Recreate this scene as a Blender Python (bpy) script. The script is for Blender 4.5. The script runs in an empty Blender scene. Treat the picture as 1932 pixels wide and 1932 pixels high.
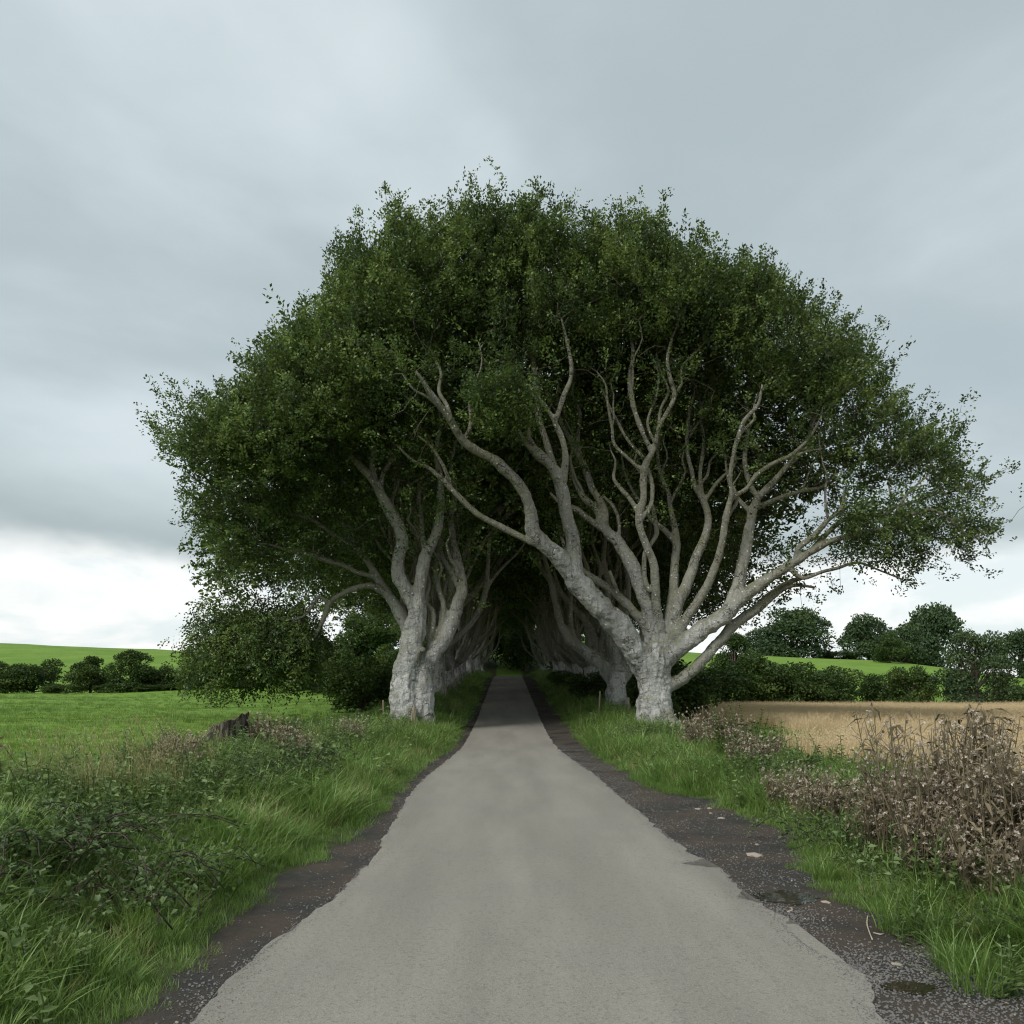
import bpy, math, random
import numpy as np
from mathutils import Vector, noise as mnoise

R = math.radians
SC = bpy.context.scene
COL = SC.collection

# ------------------------------------------------------------------ camera
EYE = 1.775                       # eye height above the road
FPX, VX, HY = 1545.0, 957.0, 1290.0   # lens and horizon as measured on a 1932 px wide copy of the photograph
cam = bpy.data.cameras.new('camera'); camo = bpy.data.objects.new('camera', cam); COL.objects.link(camo)
camo.location = (0, 0, EYE); camo.rotation_euler = (R(90), 0, 0)
cam.sensor_width = 36.0; cam.lens = 36.0 * FPX / 1932.0
cam.shift_x = (966.0 - VX) / 1932.0; cam.shift_y = (HY - 966.0) / 1932.0
cam.clip_start = 0.1; cam.clip_end = 5000
SC.camera = camo

# ------------------------------------------------------------------ light, exposure
SUN_EL, SUN_AZ = 44.0, 222.0      # the veiled sun stands high behind the camera, a little to the left
SC.view_settings.view_transform = 'Standard'
SC.view_settings.look = 'None'
SC.view_settings.exposure = 0.95
SC.view_settings.gamma = 1.0
SC.view_settings.use_curve_mapping = False
SC.render.engine = 'CYCLES'
try:
    SC.cycles.max_bounces = 5; SC.cycles.diffuse_bounces = 2; SC.cycles.glossy_bounces = 2
    SC.cycles.transmission_bounces = 3; SC.cycles.transparent_max_bounces = 4
    SC.cycles.use_denoising = True
    SC.cycles.filter_width = 1.15
except Exception:
    pass
sun = bpy.data.lights.new('sun', 'SUN'); suno = bpy.data.objects.new('sun', sun); COL.objects.link(suno)
sun.energy = 1.5; sun.angle = R(20); sun.color = (1.0, 0.965, 0.91)
az = R(SUN_AZ)
sdir = Vector((math.sin(az) * math.cos(R(SUN_EL)), math.cos(az) * math.cos(R(SUN_EL)), math.sin(R(SUN_EL))))
suno.rotation_euler = (-sdir).to_track_quat('-Z', 'Y').to_euler()
suno.location = (0, -20, 60)


class NT:
    """small helper to write node trees"""
    def __init__(s, tree):
        s.t = tree; s.n = tree.nodes; s.l = tree.links
        s.n.clear()
    def a(s, typ, inp=None, **kw):
        nd = s.n.new(typ)
        for k, v in kw.items():
            setattr(nd, k, v)
        if inp:
            for k, v in inp.items():
                if isinstance(v, bpy.types.NodeSocket):
                    s.l.new(v, nd.inputs[k])
                else:
                    nd.inputs[k].default_value = v
        return nd
    def math(s, op, a, b=None, c=None, clamp=False):
        d = {0: a}
        if b is not None: d[1] = b
        if c is not None: d[2] = c
        return s.a('ShaderNodeMath', d, operation=op, use_clamp=clamp).outputs[0]
    def mix(s, f, a, b, blend='MIX'):
        nd = s.n.new('ShaderNodeMix'); nd.data_type = 'RGBA'; nd.blend_type = blend
        for k, v in ((0, f), (6, a), (7, b)):
            if isinstance(v, bpy.types.NodeSocket): s.l.new(v, nd.inputs[k])
            else: nd.inputs[k].default_value = v if k == 0 else (*v[:3], 1)
        return nd.outputs[2]
    def ss(s, v, lo, hi):
        nd = s.n.new('ShaderNodeMapRange'); nd.interpolation_type = 'SMOOTHSTEP'
        for k, x in ((0, v), (1, lo), (2, hi)):
            if isinstance(x, bpy.types.NodeSocket): s.l.new(x, nd.inputs[k])
            else: nd.inputs[k].default_value = x
        return nd.outputs[0]
    def noise(s, vec, scale, detail=3, rough=0.5, dist=0.0):
        d = {'Scale': scale, 'Detail': detail, 'Roughness': rough, 'Distortion': dist}
        if vec is not None: d['Vector'] = vec
        return s.a('ShaderNodeTexNoise', d).outputs[0]


# ------------------------------------------------------------------ sky: a layer of cloud over the Nishita sky
world = bpy.data.worlds.new('World'); SC.world = world; world.use_nodes = True
w = NT(world.node_tree)
tc = w.a('ShaderNodeTexCoord').outputs['Generated']
sep = w.a('ShaderNodeSeparateXYZ', {0: tc})
dx, dy, dz = sep.outputs
den = w.math('ADD', w.math('MAXIMUM', dz, 0.0), 0.22)
u = w.math('DIVIDE', dx, den); v = w.math('DIVIDE', dy, den)
cp = w.a('ShaderNodeCombineXYZ', {0: u, 1: v, 2: 0.0}).outputs[0]
n1 = w.noise(w.a('ShaderNodeMapping', {'Vector': cp, 'Location': (3.1, 1.7, 0.4), 'Scale': (1.0, 0.8, 1), 'Rotation': (0, 0, 0.5)}).outputs[0], 0.85, 5, 0.5, 0.4)
n2 = w.noise(w.a('ShaderNodeMapping', {'Vector': cp, 'Location': (7.3, 2.2, 1.0)}).outputs[0], 2.6, 5, 0.55, 0.2)
body = w.math('ADD', w.math('MULTIPLY', n1, 0.8), w.math('MULTIPLY', n2, 0.2))
cloud = w.mix(w.ss(body, 0.36, 0.66), (2.4, 2.82, 2.94), (3.85, 4.3, 4.43))
# ragged lower rim of the cloud sheet, bright clear band below it
sv = w.a('ShaderNodeMapping', {'Vector': tc, 'Location': (1.35, 0.2, 0.0), 'Scale': (1, 1, 2.2)}).outputs[0]
nb = w.noise(sv, 2.3, 5, 0.55, 0.1)
e = w.math('ADD', dz, w.math('MULTIPLY', w.math('SUBTRACT', nb, 0.5), 0.13))
darkrim = w.ss(e, 0.13, 0.30)
cloud = w.mix(w.math('MULTIPLY', w.math('SUBTRACT', 1.0, darkrim), 0.75), cloud, (1.8, 2.14, 2.16))
nc = w.noise(w.a('ShaderNodeMapping', {'Vector': tc, 'Location': (0.62, 0.0, 0.3), 'Scale': (1, 1, 2.6)}).outputs[0], 6.5, 6, 0.55, 0.3)
nish = w.a('ShaderNodeTexSky', sky_type='NISHITA', sun_disc=False, sun_elevation=R(SUN_EL), sun_rotation=R(SUN_AZ),
           air_density=1.0, dust_density=2.0, ozone_density=1.0).outputs[0]
white = w.mix(w.ss(nc, 0.42, 0.60), (5.35, 5.42, 5.35), (4.3, 4.7, 4.75))
cloudmix = w.mix(w.ss(e, 0.128, 0.172), white, cloud)
col = w.mix(0.94, nish, cloudmix)
# below the horizon the dome only closes the world
col = w.mix(w.ss(dz, -0.12, -0.02), (1.0, 1.1, 0.9), col)
bg = w.a('ShaderNodeBackground', {'Color': col, 'Strength': 0.1}).outputs[0]
w.a('ShaderNodeOutputWorld', {'Surface': bg})

rng = np.random.default_rng(11)
random.seed(11)

# ------------------------------------------------------------------ object helpers
def tag(o, label=None, cat=None, group=None, kind=None):
    if label: o['label'] = label
    if cat: o['category'] = cat
    if group: o['group'] = group
    if kind: o['kind'] = kind
    return o

def empty(name, loc=(0, 0, 0), rz=0.0, **kw):
    o = bpy.data.objects.new(name, None); COL.objects.link(o)
    o.location = loc; o.rotation_euler = (0, 0, rz); o.empty_display_size = 0.3
    return tag(o, **kw)

def mesh_from(name, verts, faces, smooth=False, attr=None, attr_domain='FACE'):
    """faces: list of int arrays (n,k), k = 3 or 4, or plain lists"""
    me = bpy.data.meshes.new(name)
    verts = np.asarray(verts, dtype=np.float32)
    if not isinstance(faces, (list, tuple)): faces = [faces]
    faces = [np.asarray(f, dtype=np.int32) for f in faces if len(f)]
    loops = np.concatenate([f.ravel() for f in faces])
    sizes = np.concatenate([np.full(len(f), f.shape[1], dtype=np.int32) for f in faces])
    starts = np.concatenate([[0], np.cumsum(sizes)[:-1]]).astype(np.int32)
    me.vertices.add(len(verts)); me.vertices.foreach_set('co', verts.ravel())
    me.loops.add(len(loops)); me.loops.foreach_set('vertex_index', loops)
    me.polygons.add(len(sizes)); me.polygons.foreach_set('loop_start', starts)
    me.polygons.foreach_set('loop_total', sizes)
    if smooth: me.polygons.foreach_set('use_smooth', np.ones(len(sizes), dtype=bool))
    me.update(calc_edges=True)
    if attr is not None:
        at = me.attributes.new('tint', 'FLOAT', attr_domain)
        at.data.foreach_set('value', np.asarray(attr, dtype=np.float32))
    return me

def part(name, me, mat, parent=None, kind=None, loc=None, **kw):
    o = bpy.data.objects.new(name, me); COL.objects.link(o)
    if mat is not None and len(me.materials) == 0: me.materials.append(mat)
    if parent is not None: o.parent = parent
    if loc is not None: o.location = loc
    return tag(o, kind=kind, **kw)

def copy_tree(o, parent=None):
    c = o.copy(); COL.objects.link(c)
    if parent is not None: c.parent = parent
    for ch in [k for k in o.children]:
        copy_tree(ch, c)
    return c

class MB:
    """collects pieces into one mesh"""
    def __init__(s): s.v = []; s.f = {3: [], 4: []}; s.t = {3: [], 4: []}; s.n = 0
    def add(s, verts, faces, tint=0.5):
        verts = np.asarray(verts, dtype=np.float32); faces = np.asarray(faces, dtype=np.int32)
        if len(faces) == 0: return
        k = faces.shape[1]
        s.v.append(verts); s.f[k].append(faces + s.n)
        s.t[k].append(np.broadcast_to(np.asarray(tint, dtype=np.float32), (len(faces),)))
        s.n += len(verts)
    def mesh(s, name, smooth=False):
        fs = [np.concatenate(s.f[k]) for k in (3, 4) if s.f[k]]
        ts = np.concatenate([np.concatenate(s.t[k]) for k in (3, 4) if s.f[k]])
        return mesh_from(name, np.concatenate(s.v), fs, smooth, ts)

def unit(a):
    return a / np.maximum(np.linalg.norm(a, axis=-1, keepdims=True), 1e-9)

def catmull(pts, step):
    """resample rows (x,y,z,r) smoothly, about every `step` metres"""
    p = np.asarray(pts, dtype=float)
    if len(p) < 2: return p
    q = np.vstack([2 * p[0] - p[1], p, 2 * p[-1] - p[-2]])
    out = []
    for i in range(1, len(q) - 2):
        n = max(1, int(np.linalg.norm(q[i + 1, :3] - q[i, :3]) / step))
        t = (np.arange(n) / n)[:, None]
        a, b, c, d = q[i - 1], q[i], q[i + 1], q[i + 2]
        out.append(0.5 * (2 * b + (c - a) * t + (2 * a - 5 * b + 4 * c - d) * t ** 2 + (3 * b - a - 3 * c + d) * t ** 3))
    out.append(p[-1:])
    o = np.vstack(out)
    if o.shape[1] > 3: o[:, 3] = np.maximum(o[:, 3], 0.004)
    return o

def tube(path, sides=8, cap=True):
    """path rows (x,y,z,r) -> verts, quads, tris"""
    p = np.asarray(path, dtype=float); n = len(p)
    tan = unit(np.gradient(p[:, :3], axis=0))
    ref = np.array([0.0, 0.0, 1.0]) if abs(tan[0, 2]) < 0.9 else np.array([1.0, 0, 0])
    uu = unit(np.cross(tan[0], ref)); U = []
    for i in range(n):
        uu = unit(uu - tan[i] * np.dot(uu, tan[i])); U.append(uu)
    U = np.array(U); W = np.cross(tan, U)
    a = np.arange(sides) * 2 * math.pi / sides
    ring = p[:, None, :3] + p[:, None, 3:4] * (U[:, None] * np.cos(a)[None, :, None] + W[:, None] * np.sin(a)[None, :, None])
    v = ring.reshape(-1, 3)
    i, j = np.meshgrid(np.arange(n - 1), np.arange(sides), indexing='ij')
    k = (j + 1) % sides
    q = np.stack([i * sides + j, i * sides + k, (i + 1) * sides + k, (i + 1) * sides + j], -1).reshape(-1, 4)
    t = np.zeros((0, 3), dtype=int)
    if cap:
        v = np.vstack([v, p[0, :3], p[-1, :3]]); b, e_ = n * sides, n * sides + 1
        jj = np.arange(sides); kk = (jj + 1) % sides
        t = np.vstack([np.stack([np.full(sides, b), kk, jj], -1), np.stack([np.full(sides, e_), (n - 1) * sides + jj, (n - 1) * sides + kk], -1)])
    return v, q, t

def add_tube(mb, path, sides=6, tint=0.5, cap=True):
    v, q, t = tube(path, sides, cap)
    n0 = mb.n
    mb.add(v, q, tint)
    if len(t):
        mb.f[3].append(t.astype(np.int32) + n0); mb.t[3].append(np.full(len(t), tint, dtype=np.float32))

def leaves(pos, axis, nrm, length, width, fold=0.25):
    """one folded diamond leaf per row -> verts, quads"""
    axis = unit(axis); side = unit(np.cross(axis, nrm)); nn = np.cross(side, axis)
    L = np.asarray(length)[:, None]; Wd = np.asarray(width)[:, None]
    b = pos; m = pos + axis * L * 0.45 + nn * Wd * fold
    tip = pos + axis * L
    v = np.stack([b, m + side * Wd * 0.5, tip, m - side * Wd * 0.5], 1).reshape(-1, 3)
    return v, np.arange(len(pos) * 4).reshape(-1, 4)

def leaves6(pos, axis, nrm, length, width, fold=0.18, droop=0.12):
    """larger leaf: two halves folded along the midrib, tip drooping"""
    axis = unit(axis); side = unit(np.cross(axis, nrm)); nn = np.cross(side, axis)
    L = np.asarray(length)[:, None]; Wd = np.asarray(width)[:, None]
    b = pos; mid = pos + axis * L * 0.5 - nn * Wd * 0.1
    tip = pos + axis * L - nn * L * droop
    l1 = pos + axis * L * 0.38 + side * Wd * 0.5 + nn * Wd * fold
    r1 = pos + axis * L * 0.38 - side * Wd * 0.5 + nn * Wd * fold
    v = np.stack([b, l1, tip, r1, mid], 1).reshape(-1, 3)
    k = np.arange(len(pos))[:, None] * 5
    f = np.concatenate([k + np.array([[0, 4, 1]]), k + np.array([[1, 4, 2]]), k + np.array([[0, 3, 4]]), k + np.array([[4, 3, 2]])], 1).reshape(-1, 3)
    return v, f

def randdir(n):
    return unit(rng.normal(size=(n, 3)))

# ------------------------------------------------------------------ materials
def material(name):
    m = bpy.data.materials.new(name); m.use_nodes = True
    return m, NT(m.node_tree)

def leaf_material(name, dark, mid, light, trans=0.28, rough=0.5, spec=0.35, patch=0.5):
    m, k = material(name)
    t = k.a('ShaderNodeAttribute', attribute_name='tint').outputs['Fac']
    pos = k.a('ShaderNodeNewGeometry').outputs['Position']
    inst = k.a('ShaderNodeObjectInfo').outputs['Random']
    t2 = k.math('ADD', t, k.math('MULTIPLY', k.math('SUBTRACT', k.noise(pos, 0.7, 2), 0.5), patch))
    t2 = k.math('ADD', t2, k.math('MULTIPLY', k.math('SUBTRACT', inst, 0.5), 0.22))
    ramp = k.a('ShaderNodeValToRGB', {0: t2})
    cr = ramp.color_ramp; cr.elements[0].color = (*dark, 1); cr.elements[0].position = 0.1
    cr.elements[1].color = (*light, 1); cr.elements[1].position = 0.95
    el = cr.elements.new(0.5); el.color = (*mid, 1)
    c = ramp.outputs[0]
    p = k.a('ShaderNodeBsdfPrincipled', {'Base Color': c, 'Roughness': rough, 'Specular IOR Level': spec}).outputs[0]
    tl = k.a('ShaderNodeBsdfTranslucent', {'Color': k.mix(0.35, c, (light[0] * 1.15, light[1] * 1.2, light[2] * 0.8))}).outputs[0]
    s = k.a('ShaderNodeMixShader', {0: trans, 1: p, 2: tl}).outputs[0]
    k.a('ShaderNodeOutputMaterial', {'Surface': s})
    return m

M = {}
M['beech_leaf'] = leaf_material('beech_leaf', (0.015, 0.029, 0.010), (0.058, 0.102, 0.024), (0.19, 0.255, 0.07), 0.32, 0.48, 0.35, 1.7)
M['hedge_leaf'] = leaf_material('hedge_leaf', (0.024, 0.050, 0.012), (0.050, 0.092, 0.020), (0.12, 0.165, 0.036), 0.25, 0.5, 0.25)
M['ridge_leaf'] = leaf_material('ridge_leaf', (0.026, 0.052, 0.022), (0.052, 0.092, 0.036), (0.10, 0.15, 0.055), 0.2, 0.55, 0.3)
M['bright_leaf'] = leaf_material('bright_leaf', (0.035, 0.075, 0.014), (0.07, 0.125, 0.02), (0.15, 0.21, 0.035), 0.3)
M['bramble_leaf'] = leaf_material('bramble_leaf', (0.040, 0.074, 0.023), (0.105, 0.165, 0.056), (0.22, 0.285, 0.125), 0.25, 0.5, 0.3)
M['herb_leaf'] = leaf_material('herb_leaf', (0.055, 0.095, 0.028), (0.135, 0.205, 0.065), (0.27, 0.34, 0.14), 0.3, 0.5, 0.3)
M['grass_blade'] = leaf_material('grass_blade', (0.052, 0.105, 0.020), (0.138, 0.24, 0.044), (0.31, 0.43, 0.15), 0.4, 0.45, 0.35, 0.9)
M['pale_grass'] = leaf_material('pale_grass', (0.13, 0.15, 0.05), (0.27, 0.26, 0.11), (0.47, 0.42, 0.22), 0.25, 0.6, 0.2)
M['wheat'] = leaf_material('wheat', (0.33, 0.245, 0.13), (0.52, 0.40, 0.225), (0.70, 0.57, 0.36), 0.2, 0.6, 0.25, 0.5)
M['dry_leaf'] = leaf_material('dry_leaf', (0.040, 0.033, 0.018), (0.115, 0.093, 0.054), (0.28, 0.235, 0.15), 0.15, 0.7, 0.15)
M['seed_fluff'] = leaf_material('seed_fluff', (0.15, 0.115, 0.080), (0.38, 0.31, 0.245), (0.72, 0.64, 0.555), 0.3, 0.8, 0.1, 0.4)
M['field_tuft'] = leaf_material('field_tuft', (0.066, 0.125, 0.018), (0.125, 0.21, 0.030), (0.21, 0.30, 0.06), 0.3, 0.5, 0.25, 0.6)

def bark(name, base, dark, moss, mossy=0.5, scale=1.0, algae=None):
    m, k = material(name)
    oc = k.a('ShaderNodeTexCoord').outputs['Object']
    geo = k.a('ShaderNodeNewGeometry'); nz = k.a('ShaderNodeSeparateXYZ', {0: geo.outputs['Normal']}).outputs[2]
    age = k.a('ShaderNodeAttribute', attribute_name='tint').outputs['Fac']
    big = k.noise(oc, 0.9 * scale, 4, 0.6)
    rings = k.noise(k.a('ShaderNodeMapping', {'Vector': oc, 'Scale': (1.3, 1.3, 4.5)}).outputs[0], 2.0 * scale, 5, 0.65, 1.2)
    runs = k.noise(k.a('ShaderNodeMapping', {'Vector': oc, 'Scale': (3.6, 3.6, 0.8)}).outputs[0], 1.5 * scale, 5, 0.65, 1.0)
    fine = k.noise(oc, 9.0 * scale, 5, 0.7)
    blot = k.noise(oc, 3.2 * scale, 5, 0.7, 0.8)
    spots = k.a('ShaderNodeTexVoronoi', {'Vector': oc, 'Scale': 5.0 * scale, 'Randomness': 1.0}).outputs['Distance']
    knots = k.a('ShaderNodeTexVoronoi', {'Vector': oc, 'Scale': 1.7 * scale, 'Randomness': 1.0}).outputs['Distance']
    c = k.mix(k.ss(big, 0.38, 0.62), base, tuple(x * 0.62 for x in base))
    if algae:
        thin = k.math('SUBTRACT', 1.0, k.ss(k.math('ADD', age, k.math('MULTIPLY', k.math('SUBTRACT', big, 0.5), 0.9)), 0.15, 0.85))
        c = k.mix(k.math('MULTIPLY', thin, 0.85), c, algae)
    c = k.mix(k.math('MULTIPLY', k.ss(runs, 0.53, 0.64), 0.75), c, tuple(x * 0.36 for x in base))
    c = k.mix(k.math('MULTIPLY', k.math('MULTIPLY', k.ss(rings, 0.58, 0.70), k.ss(big, 0.42, 0.62)), 0.6), c, dark)
    c = k.mix(k.math('MULTIPLY', k.ss(blot, 0.54, 0.63), 0.6), c, tuple(x * 0.4 for x in base))
    c = k.mix(k.math('MULTIPLY', k.ss(fine, 0.52, 0.63), 0.6), c, tuple(x * 0.5 for x in base))
    c = k.mix(k.math('MULTIPLY', k.math('SUBTRACT', 1.0, k.ss(spots, 0.08, 0.18)), 0.85), c, tuple(min(0.72, x * 1.5) for x in base))
    c = k.mix(k.math('MULTIPLY', k.math('SUBTRACT', 1.0, k.ss(knots, 0.05, 0.11)), 0.85), c, dark)
    crk = k.a('ShaderNodeTexVoronoi', {'Vector': k.a('ShaderNodeMapping', {'Vector': k.a('ShaderNodeVectorMath', {0: oc, 1: k.a('ShaderNodeTexNoise', {'Vector': oc, 'Scale': 2.5 * scale, 'Detail': 3.0}).outputs['Color']}, operation='ADD').outputs[0], 'Scale': (3.0, 3.0, 1.1)}).outputs[0], 'Scale': 1.0 * scale}, feature='DISTANCE_TO_EDGE').outputs[0]
    cm = k.math('MULTIPLY', k.math('SUBTRACT', 1.0, k.ss(crk, 0.008, 0.035)), k.ss(k.noise(oc, 1.3 * scale, 3), 0.47, 0.6))
    c = k.mix(k.math('MULTIPLY', cm, 0.85), c, dark)
    up = k.ss(k.math('ADD', nz, k.math('MULTIPLY', k.math('SUBTRACT', k.noise(oc, 1.7 * scale, 4), 0.5), 2.2)), 0.0, 0.9)
    c = k.mix(k.math('MULTIPLY', up, mossy), c, moss)
    h = k.math('ADD', k.math('MULTIPLY', rings, 0.35), k.math('ADD', k.math('MULTIPLY', fine, 0.5), k.math('SUBTRACT', k.math('MULTIPLY', runs, 0.9), k.math('MULTIPLY', cm, 0.5))))
    b = k.a('ShaderNodeBump', {'Strength': 1.0, 'Distance': 0.14, 'Height': h}).outputs[0]
    p = k.a('ShaderNodeBsdfPrincipled', {'Base Color': c, 'Roughness': 0.82, 'Specular IOR Level': 0.25, 'Normal': b}).outputs[0]
    k.a('ShaderNodeOutputMaterial', {'Surface': p})
    return m
M['bark'] = bark('beech_bark', (0.52, 0.52, 0.495), (0.085, 0.08, 0.068), (0.15, 0.155, 0.07), 0.6, 1.0, (0.165, 0.158, 0.10))
M['twig'] = bark('beech_twig_bark', (0.24, 0.225, 0.165), (0.09, 0.085, 0.06), (0.14, 0.15, 0.07), 0.4, 2.0)
M['dark_bark'] = bark('hedge_bark', (0.14, 0.12, 0.095), (0.05, 0.042, 0.035), (0.06, 0.07, 0.03), 0.4, 2.0)

def plain(name, c, rough=0.8, spec=0.25, var=0.4, scale=12.0, bump=0.0):
    m, k = material(name)
    oc = k.a('ShaderNodeTexCoord').outputs['Object']
    n = k.noise(oc, scale, 4, 0.6)
    cc = k.mix(n, tuple(x * (1 - var) for x in c), tuple(min(0.9, x * (1 + var)) for x in c))
    d = {'Base Color': cc, 'Roughness': rough, 'Specular IOR Level': spec}
    if bump: d['Normal'] = k.a('ShaderNodeBump', {'Strength': bump, 'Distance': 0.02, 'Height': n}).outputs[0]
    k.a('ShaderNodeOutputMaterial', {'Surface': k.a('ShaderNodeBsdfPrincipled', d).outputs[0]})
    return m
M['cane'] = plain('bramble_cane', (0.055, 0.04, 0.032), 0.6)
M['green_stem'] = plain('green_stem', (0.07, 0.11, 0.03), 0.6)
M['dry_stem'] = plain('dry_stem', (0.15, 0.125, 0.078), 0.8)
M['post_wood'] = plain('post_wood', (0.24, 0.20, 0.14), 0.85, 0.2, 0.4, 30.0, 0.4)
M['pale_stone'] = plain('pale_stone', (0.36, 0.31, 0.25), 0.75, 0.3, 0.35, 20.0, 0.5)
M['stone_chip'] = plain('stone_chip', (0.135, 0.13, 0.125), 0.65, 0.4, 0.7, 3.0)

# ------------------------------------------------------------------ the lie of the land
def sstep(x, a, b):
    t = np.clip((np.asarray(x, dtype=float) - a) / (b - a), 0, 1)
    return t * t * (3 - 2 * t)

_zy = np.linspace(-40, 700, 1481)
_zz = np.interp(_zy, [-40, 0, 8, 18, 26, 33, 40, 53, 66, 81, 92, 110, 140, 700],
                [0, 0, 0, -0.06, -0.10, 0.06, 0.42, 1.02, 1.70, 2.42, 2.62, 2.6, 2.5, 2.5])
_kk = np.exp(-0.5 * (np.arange(-12, 13) / 5.0) ** 2); _kk /= _kk.sum()
_zz = np.convolve(np.pad(_zz, 12, mode='edge'), _kk, mode='valid')
def zroad(y): return np.interp(y, _zy, _zz)

def ground_hit(px, py):
    """where the ray through a photo point meets the road's level"""
    z = 0.0
    for _ in range(30):
        Y = (EYE - z) * FPX / max(py - HY, 1.0)
        z = 0.5 * z + 0.5 * float(zroad(Y))
    return (px - VX) * Y / FPX, Y

def c5(L): return [ground_hit(0.41667 * a, 1288 + 0.41667 * b) for a, b in L]
def c6(L): return [ground_hit(1127 + 0.41667 * a, 1288 + 0.41667 * b) for a, b in L]
ROAD_L = sorted(c5([(1932, 430), (1850, 520), (1760, 680), (1705, 790), (1680, 830), (1630, 855), (1600, 900), (1520, 980), (1450, 1030), (1330, 1120), (1160, 1250), (1000, 1400), (900, 1546)]), key=lambda p: p[1])
GRASS_L = sorted(c5([(1932, 375), (1850, 450), (1720, 600), (1550, 730), (1420, 820), (1250, 890), (1150, 1010), (1050, 1090), (900, 1250), (750, 1400), (580, 1546)]), key=lambda p: p[1])
ROAD_R = c6([(0, 430), (100, 520), (200, 600), (290, 680), (420, 780), (490, 805), (430, 818), (380, 824), (440, 838), (560, 850), (600, 895), (650, 950), (650, 985), (740, 1010), (870, 1080), (850, 1105), (930, 1190), (1030, 1250), (1150, 1290), (1240, 1370), (1262, 1405), (1245, 1460), (1310, 1546)])[::-1]
GRASS_R = sorted(c6([(0, 345), (150, 430), (280, 500), (500, 530), (600, 590), (720, 640), (850, 665), (900, 800), (900, 850), (960, 910), (1060, 960), (1180, 1040), (1390, 1080), (1520, 1200), (1620, 1320), (1800, 1340), (1932, 1400)]), key=lambda p: p[1])

def edge(tab, far):
    ys = [p[1] for p in tab]; xs = [p[0] for p in tab]
    ys = [-40.0, ys[0] - 1.5] + ys + [f[1] for f in far]; xs = [xs[0] * 1.02, xs[0] * 1.01] + xs + [f[0] for f in far]
    return np.array(ys), np.array(xs)
_rl = edge(ROAD_L, [(-1.3, 23), (-1.32, 34), (-1.35, 60), (-1.35, 115), (-1.35, 700)])
_gl = edge(GRASS_L, [(-1.55, 23), (-1.58, 34), (-1.6, 60), (-1.7, 115), (-1.7, 700)])
_mono = []
for p in ROAD_R:
    if not _mono or p[1] > _mono[-1][1] + 0.02: _mono.append(p)
_rr = edge(_mono, [(1.42, 23), (1.45, 34), (1.5, 60), (1.5, 115), (1.5, 700)])
_gr = edge(GRASS_R, [(2.25, 24), (2.3, 34), (2.3, 60), (2.3, 115), (2.3, 700)])
def x_road_l(y): return np.interp(y, *_rl)
def x_road_r(y): return np.interp(y, *_rr)
def x_grass_l(y): return np.interp(y, *_gl)
def x_grass_r(y): return np.interp(y, *_gr)

def bumps(x, y, s):
    return (np.sin(x * 1.3 * s + 1.1) * np.sin(y * 1.1 * s + 0.3) + 0.6 * np.sin(x * 2.9 * s + y * 1.7 * s + 2.0) + 0.4 * np.sin(y * 3.7 * s - x * 2.3 * s)) / 2.0

def H(x, y):
    """height of the ground"""
    x = np.asarray(x, dtype=float); y = np.asarray(y, dtype=float)
    z0 = zroad(y)
    tl = x_grass_l(y) - x; tr = x - x_grass_r(y)
    # grassy banks either side of the lane
    bl = np.where(y < 45, 0.55 - 0.2 * sstep(y, 18, 28), 0.3) * sstep(tl, -0.1, 2.4)
    br = 0.32 * sstep(tr, 0.1, 2.1)
    z = z0 + bl + br + 0.06 * bumps(x, y, 1.0) * (sstep(tl, 0.2, 1.0) + sstep(tr, 0.2, 1.0))
    # left pasture
    fl = 0.12 + 0.25 * bumps(x, y, 0.09) * sstep(y, 12, 40) + 0.1 * bumps(x, y, 0.33) * sstep(y, 10, 20)
    A = np.clip(13.6 + (-114 - x) * 0.042, 5.0, 26.0)
    fl = fl + A * sstep(y, 138, 310) * (1 - 0.5 * sstep(y, 320, 600))
    z = z + (fl - z) * sstep(tl, 2.9, 6.5)
    # right-hand wheat field and the hill beyond its hedge
    fr = -0.05 - 0.62 * sstep(y, 5, 78) + 0.05 * bumps(x, y, 0.1)
    B = np.interp(x, [0, 30, 58, 85, 110, 160, 400], [9.5, 9.5, 9.2, 8.2, 2.6, 2.0, 6.0])
    fr = fr + B * sstep(y, 82, 205) * (1 - 0.4 * sstep(y, 215, 500))
    z = z + (fr - z) * sstep(tr, 2.2, 5.0)
    # wooded rise where the lane ends
    z = z + 8.0 * sstep(y, 112, 165) * np.exp(-((x + 10) / 34.0) ** 2) * (1 - 0.5 * sstep(y, 220, 400))
    # keep the ground just under the lane and its shoulders
    on = np.minimum(sstep(x, x_grass_l(y) - 0.15, x_grass_l(y) + 0.25), 1 - sstep(x, x_grass_r(y) - 0.25, x_grass_r(y) + 0.15)) * (1 - sstep(y, 108, 116))
    return z - 0.03 * on

def PX(px, py, Y):
    return np.array([(px - VX) * Y / FPX, Y, EYE - (py - HY) * Y / FPX])
def Hs(x, y): return float(H(x, y))

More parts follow.
